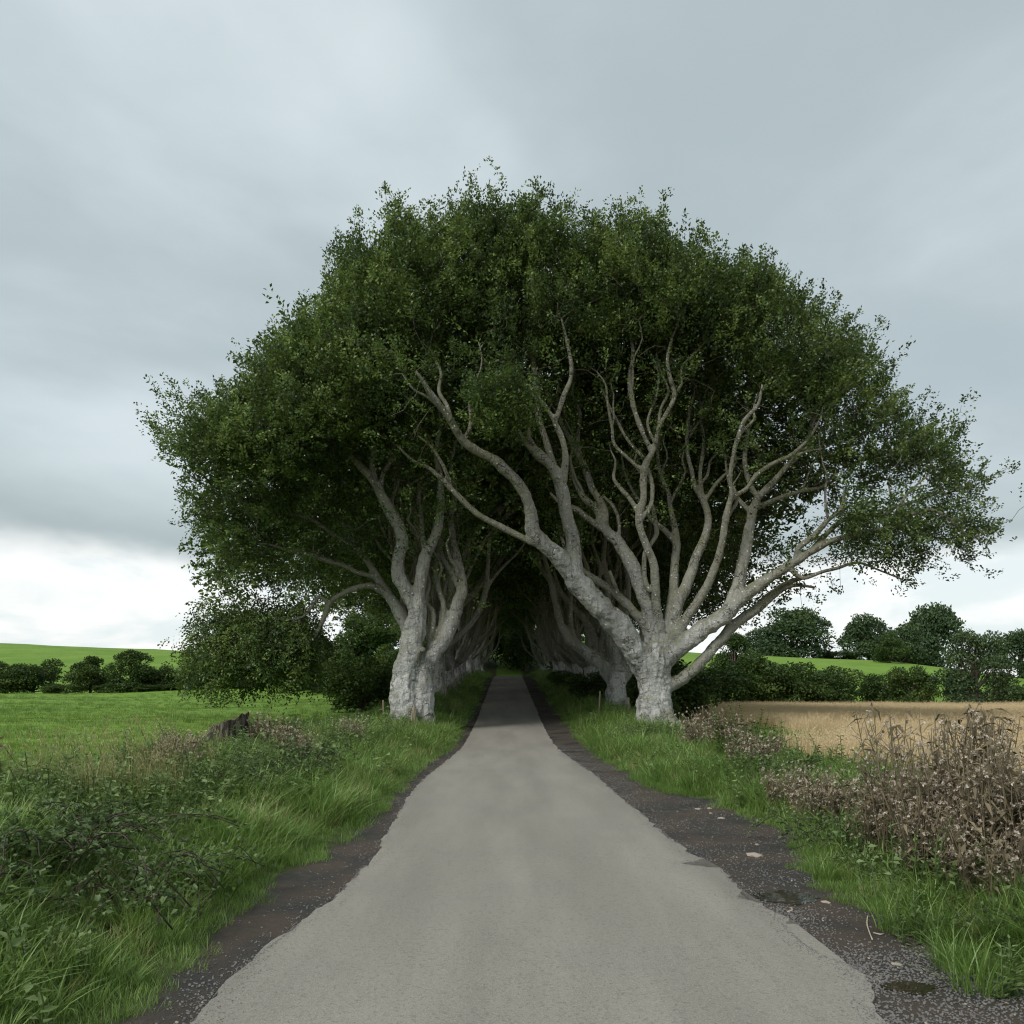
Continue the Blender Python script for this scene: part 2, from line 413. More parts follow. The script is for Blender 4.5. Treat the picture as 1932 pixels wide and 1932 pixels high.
# ground sheet
def spaced(lim, s0, g):
    out = [0.0]
    while out[-1] < lim: out.append(out[-1] + max(s0, g * out[-1]))
    return np.array(out)
xs = spaced(900, 0.16, 0.045); xs = np.concatenate([-xs[:0:-1], xs])
ys = np.concatenate([np.linspace(-30, -0.5, 30), spaced(1500, 0.16, 0.025)])
GX, GY = np.meshgrid(xs, ys)
GZ = H(GX, GY)
nx, ny = len(xs), len(ys)
ii, jj = np.meshgrid(np.arange(ny - 1), np.arange(nx - 1), indexing='ij')
q = np.stack([ii * nx + jj, ii * nx + jj + 1, (ii + 1) * nx + jj + 1, (ii + 1) * nx + jj], -1).reshape(-1, 4)
gm = mesh_from('ground', np.stack([GX, GY, GZ], -1).reshape(-1, 3), q, True)
# what grows where, as a soft per-vertex blend: r = wheat stubble, g = bank litter
tlv = (x_grass_l(GY) - GX).ravel(); trv = (GX - x_grass_r(GY)).ravel()
wheat_v = sstep(trv - 5.4 * sstep(GY.ravel(), 14, 27), 2.4, 3.2) * (1 - sstep(GY.ravel(), 74, 78)) * (1 - sstep(-(GX.ravel() - 8.0) + 0.0 * trv, 0.0, 3.0) * sstep(GY.ravel(), 33, 40))
bank_v = np.maximum(sstep(tlv, -0.3, 0.1) * (1 - sstep(tlv, 2.6, 4.0)), sstep(trv, -0.3, 0.1) * (1 - sstep(trv, 2.4, 3.2)))
lane_v = (1 - sstep(tlv, -0.1, 0.2)) * (1 - sstep(trv, -0.1, 0.2)) * (1 - sstep(GY.ravel(), 108, 114))
for nm, val in (('wheat', wheat_v), ('bank', bank_v), ('lane', lane_v)):
    at = gm.attributes.new(nm, 'FLOAT', 'POINT'); at.data.foreach_set('value', val.astype(np.float32))
m, k = material('ground')
pos = k.a('ShaderNodeNewGeometry').outputs['Position']
def att(n): return k.a('ShaderNodeAttribute', attribute_name=n).outputs['Fac']
n_a = k.noise(pos, 0.09, 4, 0.6); n_b = k.noise(pos, 1.3, 5, 0.65); n_c = k.noise(pos, 7.0, 3, 0.6)
n_d = k.noise(k.a('ShaderNodeMapping', {'Vector': pos, 'Scale': (1, 2.2, 1)}).outputs[0], 0.42, 4, 0.6)
g = k.mix(k.ss(n_a, 0.35, 0.65), (0.112, 0.205, 0.028), (0.155, 0.255, 0.040))
g = k.mix(k.math('MULTIPLY', k.ss(n_b, 0.52, 0.68), 0.6), g, (0.055, 0.115, 0.018))
g = k.mix(k.math('MULTIPLY', k.ss(n_d, 0.58, 0.7), 0.5), g, (0.065, 0.14, 0.02))
g = k.mix(k.math('MULTIPLY', k.ss(n_c, 0.5, 0.72), 0.4), g, (0.17, 0.27, 0.05))
c = k.mix(att('wheat'), g, k.mix(n_b, (0.24, 0.165, 0.08), (0.36, 0.255, 0.125)))
c = k.mix(att('bank'), c, k.mix(n_c, (0.035, 0.055, 0.014), (0.075, 0.095, 0.03)))
c = k.mix(att('lane'), c, (0.05, 0.043, 0.038))
bp = k.a('ShaderNodeBump', {'Strength': 0.6, 'Distance': 0.12, 'Height': k.math('ADD', n_b, k.math('MULTIPLY', n_c, 0.5))}).outputs[0]
k.a('ShaderNodeOutputMaterial', {'Surface': k.a('ShaderNodeBsdfPrincipled', {'Base Color': c, 'Roughness': 0.9, 'Specular IOR Level': 0.15, 'Normal': bp}).outputs[0]})
part('ground', gm, m, kind='structure')

# ------------------------------------------------------------------ lane and shoulders
def strip(fl, fr, y0, y1, dz, cols, ystep=0.1, rag=0.0, crown=0.0):
    yv = []
    y = y0
    while y < y1: yv.append(y); y += max(ystep, 0.012 * y)
    yv = np.array(yv + [y1])
    L = fl(yv); Rr = fr(yv)
    if rag:
        L = L + rag * np.array([mnoise.noise((0.3, t * 3.1, 0)) + 0.5 * mnoise.noise((9.3, t * 9.0, 0)) for t in yv])
        Rr = Rr + rag * np.array([mnoise.noise((5.3, t * 3.1, 0)) + 0.5 * mnoise.noise((2.3, t * 9.0, 0)) for t in yv])
    s = np.linspace(0, 1, cols)
    X = L[:, None] * (1 - s) + Rr[:, None] * s
    Y = np.repeat(yv[:, None], cols, 1)
    Z = zroad(Y) + dz + crown * (1 - (2 * s[None] - 1) ** 2)
    return X, Y, Z
def sheet(name, X, Y, Z, mat, skirt=0.03, kind='structure'):
    n, c = X.shape
    X = np.hstack([X[:, :1], X, X[:, -1:]]); Y = np.hstack([Y[:, :1], Y, Y[:, -1:]])
    Z = np.hstack([Z[:, :1] - skirt, Z, Z[:, -1:] - skirt]); c += 2
    i, j = np.meshgrid(np.arange(n - 1), np.arange(c - 1), indexing='ij')
    q = np.stack([i * c + j, i * c + j + 1, (i + 1) * c + j + 1, (i + 1) * c + j], -1).reshape(-1, 4)
    return part(name, mesh_from(name, np.stack([X, Y, Z], -1).reshape(-1, 3), q, True), mat, kind=kind)

m, k = material('asphalt')
pos = k.a('ShaderNodeNewGeometry').outputs['Position']
px_ = k.a('ShaderNodeSeparateXYZ', {0: pos}).outputs[0]
gr = k.noise(pos, 140, 2, 0.7); g2 = k.noise(pos, 38, 3, 0.7)
lg = k.noise(k.a('ShaderNodeMapping', {'Vector': pos, 'Scale': (1.6, 0.22, 1)}).outputs[0], 0.9, 4, 0.55)
pt = k.noise(pos, 0.55, 5, 0.6)
c = k.mix(k.ss(lg, 0.3, 0.7), (0.205, 0.191, 0.163), (0.272, 0.254, 0.216))
c = k.mix(k.math('MULTIPLY', k.ss(pt, 0.45, 0.65), 0.22), c, (0.165, 0.162, 0.155))
tr_ = k.ss(k.math('ABSOLUTE', k.math('SUBTRACT', k.math('ABSOLUTE', k.math('SUBTRACT', px_, 0.2)), 0.72)), 0.34, 0.05)
c = k.mix(k.math('MULTIPLY', tr_, 0.18), c, (0.27, 0.255, 0.22))
c = k.mix(k.math('MULTIPLY', k.ss(g2, 0.52, 0.68), 0.5), c, (0.10, 0.095, 0.085))
c = k.mix(k.math('MULTIPLY', k.ss(gr, 0.52, 0.7), 0.6), c, (0.12, 0.115, 0.10))
c = k.mix(k.math('MULTIPLY', k.ss(gr, 0.46, 0.3), 0.55), c, (0.40, 0.385, 0.35))
vor = k.a('ShaderNodeTexVoronoi', {'Vector': pos, 'Scale': 2.3, 'Randomness': 1.0}).outputs['Distance']
c = k.mix(k.math('MULTIPLY', k.ss(vor, 0.03, 0.014), 0.8), c, (0.05, 0.045, 0.04))
bp = k.a('ShaderNodeBump', {'Strength': 0.35, 'Distance': 0.01, 'Height': k.math('ADD', gr, g2)}).outputs[0]
k.a('ShaderNodeOutputMaterial', {'Surface': k.a('ShaderNodeBsdfPrincipled', {'Base Color': c, 'Roughness': 0.78, 'Specular IOR Level': 0.3, 'Normal': bp}).outputs[0]})
M['asphalt'] = m
m, k = material('shoulder_dirt')
pos = k.a('ShaderNodeNewGeometry').outputs['Position']
a1 = k.noise(pos, 1.1, 5, 0.6); a2 = k.noise(pos, 60, 3, 0.75); a3 = k.noise(pos, 9, 4, 0.6)
c = k.mix(k.ss(a1, 0.38, 0.62), (0.033, 0.031, 0.028), (0.064, 0.049, 0.036))
c = k.mix(k.math('MULTIPLY', k.ss(a3, 0.5, 0.7), 0.5), c, (0.085, 0.068, 0.055))
c = k.mix(k.math('MULTIPLY', k.ss(a2, 0.6, 0.75), 0.6), c, (0.16, 0.15, 0.14))
wet = k.ss(a1, 0.52, 0.36)
bp = k.a('ShaderNodeBump', {'Strength': 0.7, 'Distance': 0.03, 'Height': k.math('ADD', a2, a3)}).outputs[0]
k.a('ShaderNodeOutputMaterial', {'Surface': k.a('ShaderNodeBsdfPrincipled', {'Base Color': c, 'Roughness': k.math('SUBTRACT', 0.85, k.math('MULTIPLY', wet, 0.35)), 'Specular IOR Level': 0.35, 'Normal': bp}).outputs[0]})
M['dirt'] = m

sheet('dirt_shoulder', *strip(lambda y: x_grass_l(y) - 0.35, lambda y: x_road_l(y) + 0.12, -20, 112, 0.0, 8, 0.12, 0.05), M['dirt'], 0.06)
sheet('gravel_shoulder', *strip(lambda y: x_road_r(y) - 0.25, lambda y: x_grass_r(y) + 0.35, -20, 112, 0.0, 14, 0.12, 0.05), M['dirt'], 0.06)

# the lane itself: traced ragged rim, a few centimetres of worn asphalt standing over the dirt
def rag_poly(pts, amp, seed):
    out = []
    for (x0, y0), (x1, y1) in zip(pts[:-1], pts[1:]):
        d = math.hypot(x1 - x0, y1 - y0); n = max(1, int(d / 0.05)) if min(y0, y1) < 30 else max(1, int(d / 0.6))
        for i in range(n):
            t = i / n; x = x0 + (x1 - x0) * t; y = y0 + (y1 - y0) * t
            kx = mnoise.noise((seed, y * 4, x * 4)) + 0.6 * mnoise.noise((seed + 3, y * 13, x * 13))
            ky = mnoise.noise((seed + 7, y * 4, x * 4)) + 0.6 * mnoise.noise((seed + 9, y * 13, x * 13))
            out.append((x + amp * kx, y + amp * ky))
    out.append(pts[-1]); return out
import bmesh
left = [(float(x_road_l(-20)), -20.0), (ROAD_L[0][0] * 1.01, ROAD_L[0][1] - 1.5)] + ROAD_L + [(-1.3, 23), (-1.32, 34), (-1.35, 60), (-1.35, 112)]
right = [(float(x_road_r(-20)), -20.0), (ROAD_R[0][0] * 1.01, ROAD_R[0][1] - 1.5)] + ROAD_R + [(1.42, 23), (1.45, 34), (1.5, 60), (1.5, 112)]
left = rag_poly(left, 0.05, 1.0); right = rag_poly(right, 0.05, 21.0)
bm = bmesh.new()
ring = [bm.verts.new((x, y, 0)) for x, y in right] + [bm.verts.new((x, y, 0)) for x, y in left[::-1]]
face = bm.faces.new(ring)
bmesh.ops.triangulate(bm, faces=[face])
# slice across so that the sheet can follow the lane's rise and fall
for yc in list(np.arange(-18, 112, 1.0)):
    bmesh.ops.bisect_plane(bm, geom=bm.verts[:] + bm.edges[:] + bm.faces[:], plane_co=(0, yc, 0), plane_no=(0, 1, 0))
for vtx in bm.verts:
    vtx.co.z = float(zroad(vtx.co.y)) + 0.018
rim = [ed for ed in bm.edges if len(ed.link_faces) == 1]
ex = bmesh.ops.extrude_edge_only(bm, edges=rim)
for g_ in ex['geom']:
    if isinstance(g_, bmesh.types.BMVert): g_.co.z -= 0.03
bmesh.ops.recalc_face_normals(bm, faces=bm.faces)
me = bpy.data.meshes.new('road'); bm.to_mesh(me); bm.free()
part('road', me, M['asphalt'], kind='structure')

# puddles in the gravel
m, k = material('puddle_water')
k.a('ShaderNodeOutputMaterial', {'Surface': k.a('ShaderNodeBsdfPrincipled', {'Base Color': (0.022, 0.019, 0.012, 1), 'Roughness': 0.03, 'Specular IOR Level': 0.6,
    'Normal': k.a('ShaderNodeBump', {'Strength': 0.03, 'Distance': 0.02, 'Height': k.noise(k.a('ShaderNodeNewGeometry').outputs['Position'], 9, 2)}).outputs[0]}).outputs[0]})
M['water'] = m
def blob_sheet(name, px, py, rx, ry, seed, mat, dz, kind='structure', **kw):
    x0, y0 = ground_hit(px, py)
    z0 = float(zroad(y0)) + dz
    v = [(0, 0, 0)]; n = 48
    for i in range(n):
        a = i * 2 * math.pi / n
        r = 1 + 0.4 * mnoise.noise((seed, math.cos(a) * 1.5, math.sin(a) * 1.5)) + 0.3 * mnoise.noise((seed, math.cos(a) * 5, math.sin(a) * 5))
        v.append((rx * r * math.cos(a), ry * r * math.sin(a), 0))
    f = [(0, 1 + i, 1 + (i + 1) % n) for i in range(n)]
    return part(name, mesh_from(name, v, np.array(f)), mat, kind=kind, loc=(x0, y0, z0), **kw)
blob_sheet('puddle', 1484, 1694, 0.25, 0.20, 4.0, M['water'], 0.006)
blob_sheet('puddle', 1718, 1864, 0.145, 0.10, 8.0, M['water'], 0.006)
M['tar'] = plain('damp_tar', (0.125, 0.118, 0.104), 0.55, 0.35, 0.3, 30)

# ------------------------------------------------------------------ trees
def remeshed(verts, quads, tris, voxel, smooth_it=3):
    me = mesh_from('tmp', verts, [quads, tris])
    o = bpy.data.objects.new('tmp', me); COL.objects.link(o)
    r = o.modifiers.new('r', 'REMESH'); r.mode = 'VOXEL'; r.voxel_size = voxel; r.use_smooth_shade = True
    s = o.modifiers.new('s', 'SMOOTH'); s.factor = 0.5; s.iterations = smooth_it
    dg = bpy.context.evaluated_depsgraph_get(); dg.update()
    ev = o.evaluated_get(dg); m2 = ev.to_mesh()
    n = len(m2.vertices); co = np.empty(n * 3, dtype=np.float32); m2.vertices.foreach_get('co', co)
    no = np.empty(n * 3, dtype=np.float32); m2.vertex_normals.foreach_get('vector', no)
    ls = np.empty(len(m2.polygons), dtype=np.int32); m2.polygons.foreach_get('loop_total', ls)
    lv = np.empty(len(m2.loops), dtype=np.int32); m2.loops.foreach_get('vertex_index', lv)
    ev.to_mesh_clear()
    bpy.data.objects.remove(o); bpy.data.meshes.remove(me)
    assert (ls == 4).all()
    return co.reshape(-1, 3), no.reshape(-1, 3), lv.reshape(-1, 4)

def grow(skel, attract, pathw=0.25, step=0.3):
    """join every attractor to the nearest point of the growing branch network"""
    ns = len(skel['pos']); cap = ns + len(attract) * 19
    pos = np.zeros((cap, 3), dtype=np.float32); par = np.full(cap, -1); pl = np.zeros(cap, dtype=np.float32); dr = np.zeros((cap, 3), dtype=np.float32)
    pos[:ns] = skel['pos']; pl[:ns] = skel['pl']; dr[:ns] = skel['dir']
    n = ns
    d0 = np.array([np.min(np.sum((skel['pos'] - a) ** 2, 1)) for a in attract])
    tips = []
    for ai in np.argsort(d0):
        a = attract[ai]
        d = np.sqrt(np.sum((pos[:n] - a) ** 2, 1))
        j = int(np.argmin(d + pathw * pl[:n])); dist = float(d[j])
        kk = max(1, min(16, int(dist / step)))
        c = pos[j] + dr[j] * dist * 0.42
        prev = j
        for i in range(1, kk + 1):
            t = i / kk
            p = (1 - t) ** 2 * pos[j] + 2 * t * (1 - t) * c + t * t * a
            if i < kk: p = p + rng.normal(size=3) * 0.045 * min(1.5, dist)
            pos[n] = p; par[n] = prev
            dv = p - pos[prev]; L = math.sqrt(float(dv @ dv)) + 1e-6
            dr[n] = dv / L; pl[n] = pl[prev] + L
            prev = n; n += 1
            if n >= cap - 20: break
        tips.append(prev)
        if n >= cap - 20: break
    r = np.zeros(n); r[tips] = 0.008
    acc = np.zeros(n)
    for i in range(n - 1, ns - 1, -1):
        rr = max(r[i], acc[i] ** (1 / 2.15)) if acc[i] > 0 else max(r[i], 0.008)
        r[i] = rr
        acc[par[i]] += rr ** 2.15
    r = np.minimum(r, 0.085)
    return pos[:n], par[:n], r, dr[:n], np.array(tips), ns

def branch_mesh(pos, par, r, ns):
    idx = np.arange(ns, len(pos))
    A = pos[par[idx]].astype(float); B = pos[idx].astype(float)
    rb = r[idx]; pr = par[idx]
    ra = np.where(pr >= ns, np.minimum(r[pr], rb * 1.5), rb * 1.25)
    mb = MB()
    for lo, hi, n in ((0.0, 0.014, 3), (0.014, 1.0, 5)):
        s = (rb >= lo) & (rb < hi)
        if not s.any(): continue
        a, b = A[s], B[s]; t = unit(b - a)
        ref = np.where(np.abs(t[:, 2:3]) < 0.9, np.array([[0, 0, 1.0]]), np.array([[1.0, 0, 0]]))
        uu = unit(np.cross(t, ref)); ww = np.cross(t, uu)
        an = np.arange(n) * 2 * math.pi / n
        off = uu[:, None] * np.cos(an)[None, :, None] + ww[:, None] * np.sin(an)[None, :, None]
        va = a[:, None] + off * ra[s][:, None, None]; vb = b[:, None] + off * rb[s][:, None, None]
        v = np.concatenate([va, vb], 1).reshape(-1, 3)
        j = np.arange(n); k2 = (j + 1) % n
        base = (np.arange(len(a)) * 2 * n)[:, None, None]
        qd = base + np.stack([j, k2, k2 + n, j + n], -1)[None]
        mb.add(v, qd.reshape(-1, 4))
    return mb.mesh('branches', True)

def spray_leaves(tp, td, centre, per, K, ll, lw, up=0.55, spread=0.34, slen=(0.5, 1.0), young_highlight=0.0):
    """leafy shoots round each twig tip"""
    n = len(tp) * per
    p = np.repeat(tp, per, 0) + rng.normal(size=(n, 3)) * spread
    out = unit(p - centre)
    far = rng.random(n) < 0.22
    p = p + (out + np.array([0, 0, 0.4 * up])) * (rng.random(n) * 0.3 * far)[:, None]
    a = unit(np.repeat(td, per, 0) * 0.5 + out * 0.6 + np.array([0, 0, up]) + rng.normal(size=(n, 3)) * 0.4)
    nr = unit(np.array([0, 0, 1.0]) + out * 0.5 + rng.normal(size=(n, 3)) * 0.5)
    sd = unit(np.cross(a, nr))
    L = rng.uniform(*slen, n) * np.where(far, 1.3, 1.0)
    st = rng.normal(0.47 + young_highlight, 0.18, n)  # lighter shoots: young growth, plus crown highlights put into the leaf colour
    t = rng.random((n, K)) ** 0.8; sg = rng.choice([-1.0, 1.0], (n, K))
    off = rng.random((n, K)) * (1 - 0.6 * t) * 0.26 * L[:, None]
    pos = p[:, None] + a[:, None] * (L[:, None] * (t - 0.35))[..., None] + sd[:, None] * (sg * off)[..., None] + rng.normal(size=(n, K, 3)) * 0.05
    ax = unit(a[:, None] * 0.7 + sd[:, None] * (sg * 0.75)[..., None] + rng.normal(size=(n, K, 3)) * 0.4)
    nn = unit(nr[:, None] + rng.normal(size=(n, K, 3)) * 0.55)
    le = ll * rng.uniform(0.7, 1.25, n * K); wd = lw * rng.uniform(0.75, 1.2, n * K)
    tint = np.clip(np.repeat(st, K) + rng.normal(0, 0.13, n * K) + 0.1 * (t.ravel() - 0.5), 0, 1)
    v, q = leaves(pos.reshape(-1, 3), ax.reshape(-1, 3), nn.reshape(-1, 3), le, wd)
    return v, q, tint

def tree_body(root, limbs, voxel, thin=0.1, origin=(0, 0, 0), flute=0.03):
    """limbs: rows (x,y,z,r) per limb, the bole first. Fused by voxel remesh, then cut into trunk and limbs again."""
    O = np.asarray(origin, dtype=float)
    V, Q, T = [], [], []; n0 = 0
    sk_p, sk_r, sk_i = [], [], []
    thinmb = {}
    skel = {'pos': [], 'pl': [], 'dir': []}
    for li, path in enumerate(limbs):
        path = path.copy(); path[:, :3] -= O
        P = catmull(path, 0.16)
        thick = np.where(P[:, 3] >= thin)[0]
        last = thick[-1] if len(thick) else -1
        if last >= 2:
            v, q_, t_ = tube(P[:last + 1], 14)
            V.append(v); Q.append(q_ + n0); T.append(t_ + n0); n0 += len(v)
            sk_p.append(P[:last + 1, :3]); sk_r.append(P[:last + 1, 3]); sk_i.append(np.full(last + 1, li))
        s = max(0, last - 2)
        if last < len(P) - 2:
            thinmb[li] = tube(P[s:], 8)
        if li > 0:
            tn = unit(np.gradient(P[:, :3], axis=0))
            ok = P[:, 3] < 0.19
            skel['pos'].append(P[ok, :3]); skel['dir'].append(tn[ok]); skel['pl'].append(np.zeros(ok.sum()))
    co, no, fq = remeshed(np.vstack(V), np.vstack(Q), np.vstack(T), voxel)
    # lumps, flutes and scars
    disp = np.array([0.55 * mnoise.noise(Vector((c[0] * 2.2, c[1] * 2.2, c[2] * 0.45))) + 0.35 * mnoise.noise(Vector((c[0] * 5.0, c[1] * 5.0, c[2] * 1.2))) + 0.35 * mnoise.noise(Vector(c * 2.7)) + 0.22 * mnoise.noise(Vector(c * 7.0)) + 0.10 * mnoise.noise(Vector((c[0] * 3.4, c[1] * 3.4, c[2] * 7.0))) for c in co])
    P = np.vstack(sk_p); Rr = np.concatenate(sk_r); I = np.concatenate(sk_i)
    near = np.empty(len(co), dtype=np.int32); rad = np.empty(len(co))
    for s in range(0, len(co), 4000):
        d = np.linalg.norm(co[s:s + 4000, None] - P[None], axis=2) - Rr[None]
        b = d.argmin(1); near[s:s + 4000] = I[b]; rad[s:s + 4000] = Rr[b]
    co = co + no * (disp * np.clip(rad, 0.10, 0.6) * 0.33)[:, None]
    foot = (near == 0) & (co[:, 2] < 1.1)
    ang = np.arctan2(co[:, 1] - P[0, 1], co[:, 0] - P[0, 0])
    lobe = np.array([0.5 + mnoise.noise((2.0 * math.cos(a), 2.0 * math.sin(a), 3.3)) + 0.6 * mnoise.noise((5.0 * math.cos(a), 5.0 * math.sin(a), 1.3)) for a in ang])
    push = np.where(foot, np.clip(lobe, 0.0, 1.4) * 0.34 * np.clip(1 - co[:, 2] / 1.1, 0, 1.6) ** 2, 0.0)
    co[:, 0] += np.cos(ang) * push; co[:, 1] += np.sin(ang) * push
    fl = near[fq]; fl = np.sort(fl, 1)[:, 1]
    me0 = mesh_from('tmp', co, fq, True); nrm = np.empty(len(co) * 3, dtype=np.float32); me0.vertex_normals.foreach_get('vector', nrm); nrm = nrm.reshape(-1, 3)
    bpy.data.meshes.remove(me0)
    for li in range(len(limbs)):
        f = fq[fl == li]
        vs, fs = [], []
        n = 0; use = np.zeros(0, dtype=int)
        if len(f):
            use, inv = np.unique(f, return_inverse=True); f = inv.reshape(-1, 4)
            vs.append(co[use]); fs.append(f); n = len(use)
        tri = None
        if li in thinmb:
            v, q_, t_ = thinmb[li]; vs.append(v); fs.append(q_ + n); tri = t_ + n
        if not vs: continue
        fl_ = fs + ([tri] if tri is not None else [])
        if li in thinmb and not len(f): fl_ = [fs[-1], tri]
        vv_ = np.vstack(vs); ag = np.full(len(vv_), 0.12, dtype=np.float32)
        if n: ag[:n] = np.clip(rad[use] / 0.5, 0, 1)
        me = mesh_from('trunk' if li == 0 else 'limb', vv_, fl_, True, ag, 'POINT')
        if n and li not in thinmb:
            me.normals_split_custom_set_from_vertices(nrm[use])
        elif n:
            vn = np.empty(len(me.vertices) * 3, dtype=np.float32); me.vertex_normals.foreach_get('vector', vn); vn = vn.reshape(-1, 3); vn[:n] = nrm[use]
            me.normals_split_custom_set_from_vertices(vn)
        part('trunk' if li == 0 else 'limb', me, M['bark'], root)
    return {k2: np.vstack(v2) if k2 != 'pl' else np.concatenate(v2) for k2, v2 in skel.items()}

# ---- canopies drawn as closed outlines, then given thickness
def inside(poly, x, y):
    poly = np.asarray(poly, dtype=float); r = np.zeros(len(x), dtype=bool)
    x1, y1 = poly[-1]
    for x2, y2 in poly:
        c = ((y1 > y) != (y2 > y)) & (x < (x2 - x1) * (y - y1) / (y2 - y1 + 1e-12) + x1)
        r ^= c; x1, y1 = x2, y2
    return r
def rim_dist(poly, x, y):
    poly = np.asarray(poly, dtype=float); p = np.stack([x, y], -1); d = np.full(len(x), 1e9)
    a = poly[-1]
    for b in poly:
        ab = b - a; t = np.clip(((p - a) @ ab) / max(ab @ ab, 1e-9), 0, 1)
        d = np.minimum(d, np.linalg.norm(p - (a + t[:, None] * ab), axis=1)); a = b
    return d
def canopy(poly, Y0, n, T=6.0, front=1.0, back=1.0, shell=0.6, bulge=2.3, gap=0.12, where=None, inset=0.6):
    """n points in the crown outlined by poly (photo pixels) at distance Y0; thickness in metres to front and back"""
    P = np.asarray(poly, dtype=float); out = []; need = n
    while need > 0:
        x = rng.uniform(P[:, 0].min(), P[:, 0].max(), need * 3); y = rng.uniform(P[:, 1].min(), P[:, 1].max(), need * 3)
        ok = inside(P, x, y); x, y = x[ok], y[ok]
        d = rim_dist(P, x, y) * Y0 / FPX
        ok = d > inset; x, y, d = x[ok], y[ok], d[ok]
        y = y + 42 * np.clip((900 - y) / 400, 0, 1)
        t = np.minimum(T, bulge * np.sqrt(np.maximum(d - 0.1, 0.0)))
        # thicker places get more shoots
        ok = rng.random(len(x)) < np.clip(0.35 + t / T, 0, 1); x, y, t = x[ok], y[ok], t[ok]
        uu = rng.uniform(-1, 1, len(x)); uu = np.sign(uu) * np.abs(uu) ** shell
        uu = np.where(uu < 0, uu * front, uu * back)
        Y = Y0 + uu * t
        X = (x - VX) * Y / FPX; Z = EYE - (y - HY) * Y / FPX
        pw = np.stack([X, Y, Z], -1)
        cl = np.array([mnoise.noise(Vector(c * 0.33)) + 0.6 * mnoise.noise(Vector(c * 0.85 + 7.0)) for c in pw])
        ok = (cl > gap) | (rng.random(len(x)) < np.where(t < bulge * 1.1, 0.45, 0.09))
        if where is not None: ok &= where(x, y, Y)
        pw = pw[ok]
        out.append(pw); need -= len(pw)
    return np.vstack(out)[:n]

def traced(specs, Y0, conv, girth={}):
    """limbs traced on the photograph: name -> (parent, [(cx,cy,halfwidth)], depth change). Each gets its own distance."""
    done = {}; res = []
    sc = 0.41667
    for name, (parent, pts, dd, *more) in specs.items():
        pts = np.asarray(pts, dtype=float)
        seg = np.concatenate([[0], np.cumsum(np.hypot(np.diff(pts[:, 0]), np.diff(pts[:, 1])))]); s = seg / max(seg[-1], 1e-9)
        y_start = Y0
        if parent is not None:
            pp, py_ = done[parent]
            d = np.hypot(pp[:, 0] - pts[0, 0], pp[:, 1] - pts[0, 1]); y_start = py_[d.argmin()] + (more[0] if more else 0.0)
        Yd = y_start + dd * s ** 1.2
        done[name] = (pts, Yd)
        rows = []
        for (cx, cy, r), Y in zip(pts, Yd):
            px, py = conv(cx, cy); w_ = PX(px, py, Y)
            rows.append([*w_, r * sc * Y / FPX * (girth.get('bole', 1.0) if parent is None else max(girth.get(name[0], 0.9), 0.85 if r <= 14 else 0.0))])
        res.append(np.array(rows))
    return res
conv1 = lambda cx, cy: (684.25 + 0.41667 * cx, 563.5 + 0.41667 * cy)

def finish_tree(root, skel, groups, ll, lw, centre, mat, **kw):
    """groups: (points, shoots per twig, leaves per shoot, upward bias)"""
    pts = np.vstack([g_[0] for g_ in groups])
    gid = np.concatenate([np.full(len(g_[0]), i) for i, g_ in enumerate(groups)])
    pos, par, r, dr, tips, ns = grow(skel, pts)
    part('branches', branch_mesh(pos, par, r, ns), M['twig'], root, kind='stuff')
    tipp = pos[tips].astype(float); tipd = dr[tips].astype(float)
    near = np.array([np.argmin(np.sum((pts - p) ** 2, 1)) for p in tipp])
    VV, QQ, TT, n0 = [], [], [], 0
    for i, (_, per, K, up, big, opt) in enumerate([(*g_, *(1.0, {})[len(g_) - 4:]) for g_ in groups]):
        s_ = gid[near] == i
        if not s_.any(): continue
        v, q_, t = spray_leaves(tipp[s_], tipd[s_], np.asarray(centre), per, K, ll * big, lw * big, up=up, **{**kw, **opt})
        VV.append(v); QQ.append(q_ + n0); TT.append(t); n0 += len(v)
    part('foliage', mesh_from('foliage', np.vstack(VV), np.vstack(QQ), False, np.concatenate(TT)), mat, root, kind='stuff')

def plumes(poly, Y0, n, centre, T=5.0, edge=True, length=(0.7, 1.7), ylim=900):
    """leading shoots that stand out of the crown: short chains of points running outward and up"""
    P = canopy(poly, Y0, n * (9 if edge else 3), T, gap=-1.0, inset=0.3)
    px = P[:, 0] / P[:, 1] * FPX + VX; py = HY - (P[:, 2] - EYE) / P[:, 1] * FPX
    d = rim_dist(poly, px, py) * Y0 / FPX
    front = P[:, 1] < Y0
    ok = (d < 1.5) if edge else ((d > 1.5) & front & (py < ylim))
    P = P[ok][:n]
    out = unit(P - centre); L = rng.uniform(*length, len(P)); k = 6
    dirs = unit(out * 0.9 + np.array([0, -0.15 if not edge else 0.0, 0.6]) + rng.normal(size=(len(P), 3)) * 0.3)
    t = np.arange(1, k + 1) / k
    Q = P[:, None] + dirs[:, None] * (t[None] * L[:, None])[..., None] + np.array([0, 0, 0.12]) * (t ** 2)[None, :, None] + rng.normal(size=(len(P), k, 3)) * 0.05
    return Q.reshape(-1, 3)

def twig_points(limbs, O, n=6, zmin=4.5):
    """targets for thin bare side twigs along the upper halves of the limbs"""
    out = []
    for L in limbs[1:]:
        P = catmull(L, 0.2); P = P[(P[:, 3] < 0.2) & (P[:, 2] > zmin)]
        if len(P) < 4: continue
        j = rng.integers(0, len(P), n)
        d = unit(rng.normal(size=(n, 3)) + np.array([0, -0.3, 0.7]))
        out.append(P[j, :3] + d * rng.uniform(0.5, 1.7, (n, 1)))
    return np.vstack(out) - O

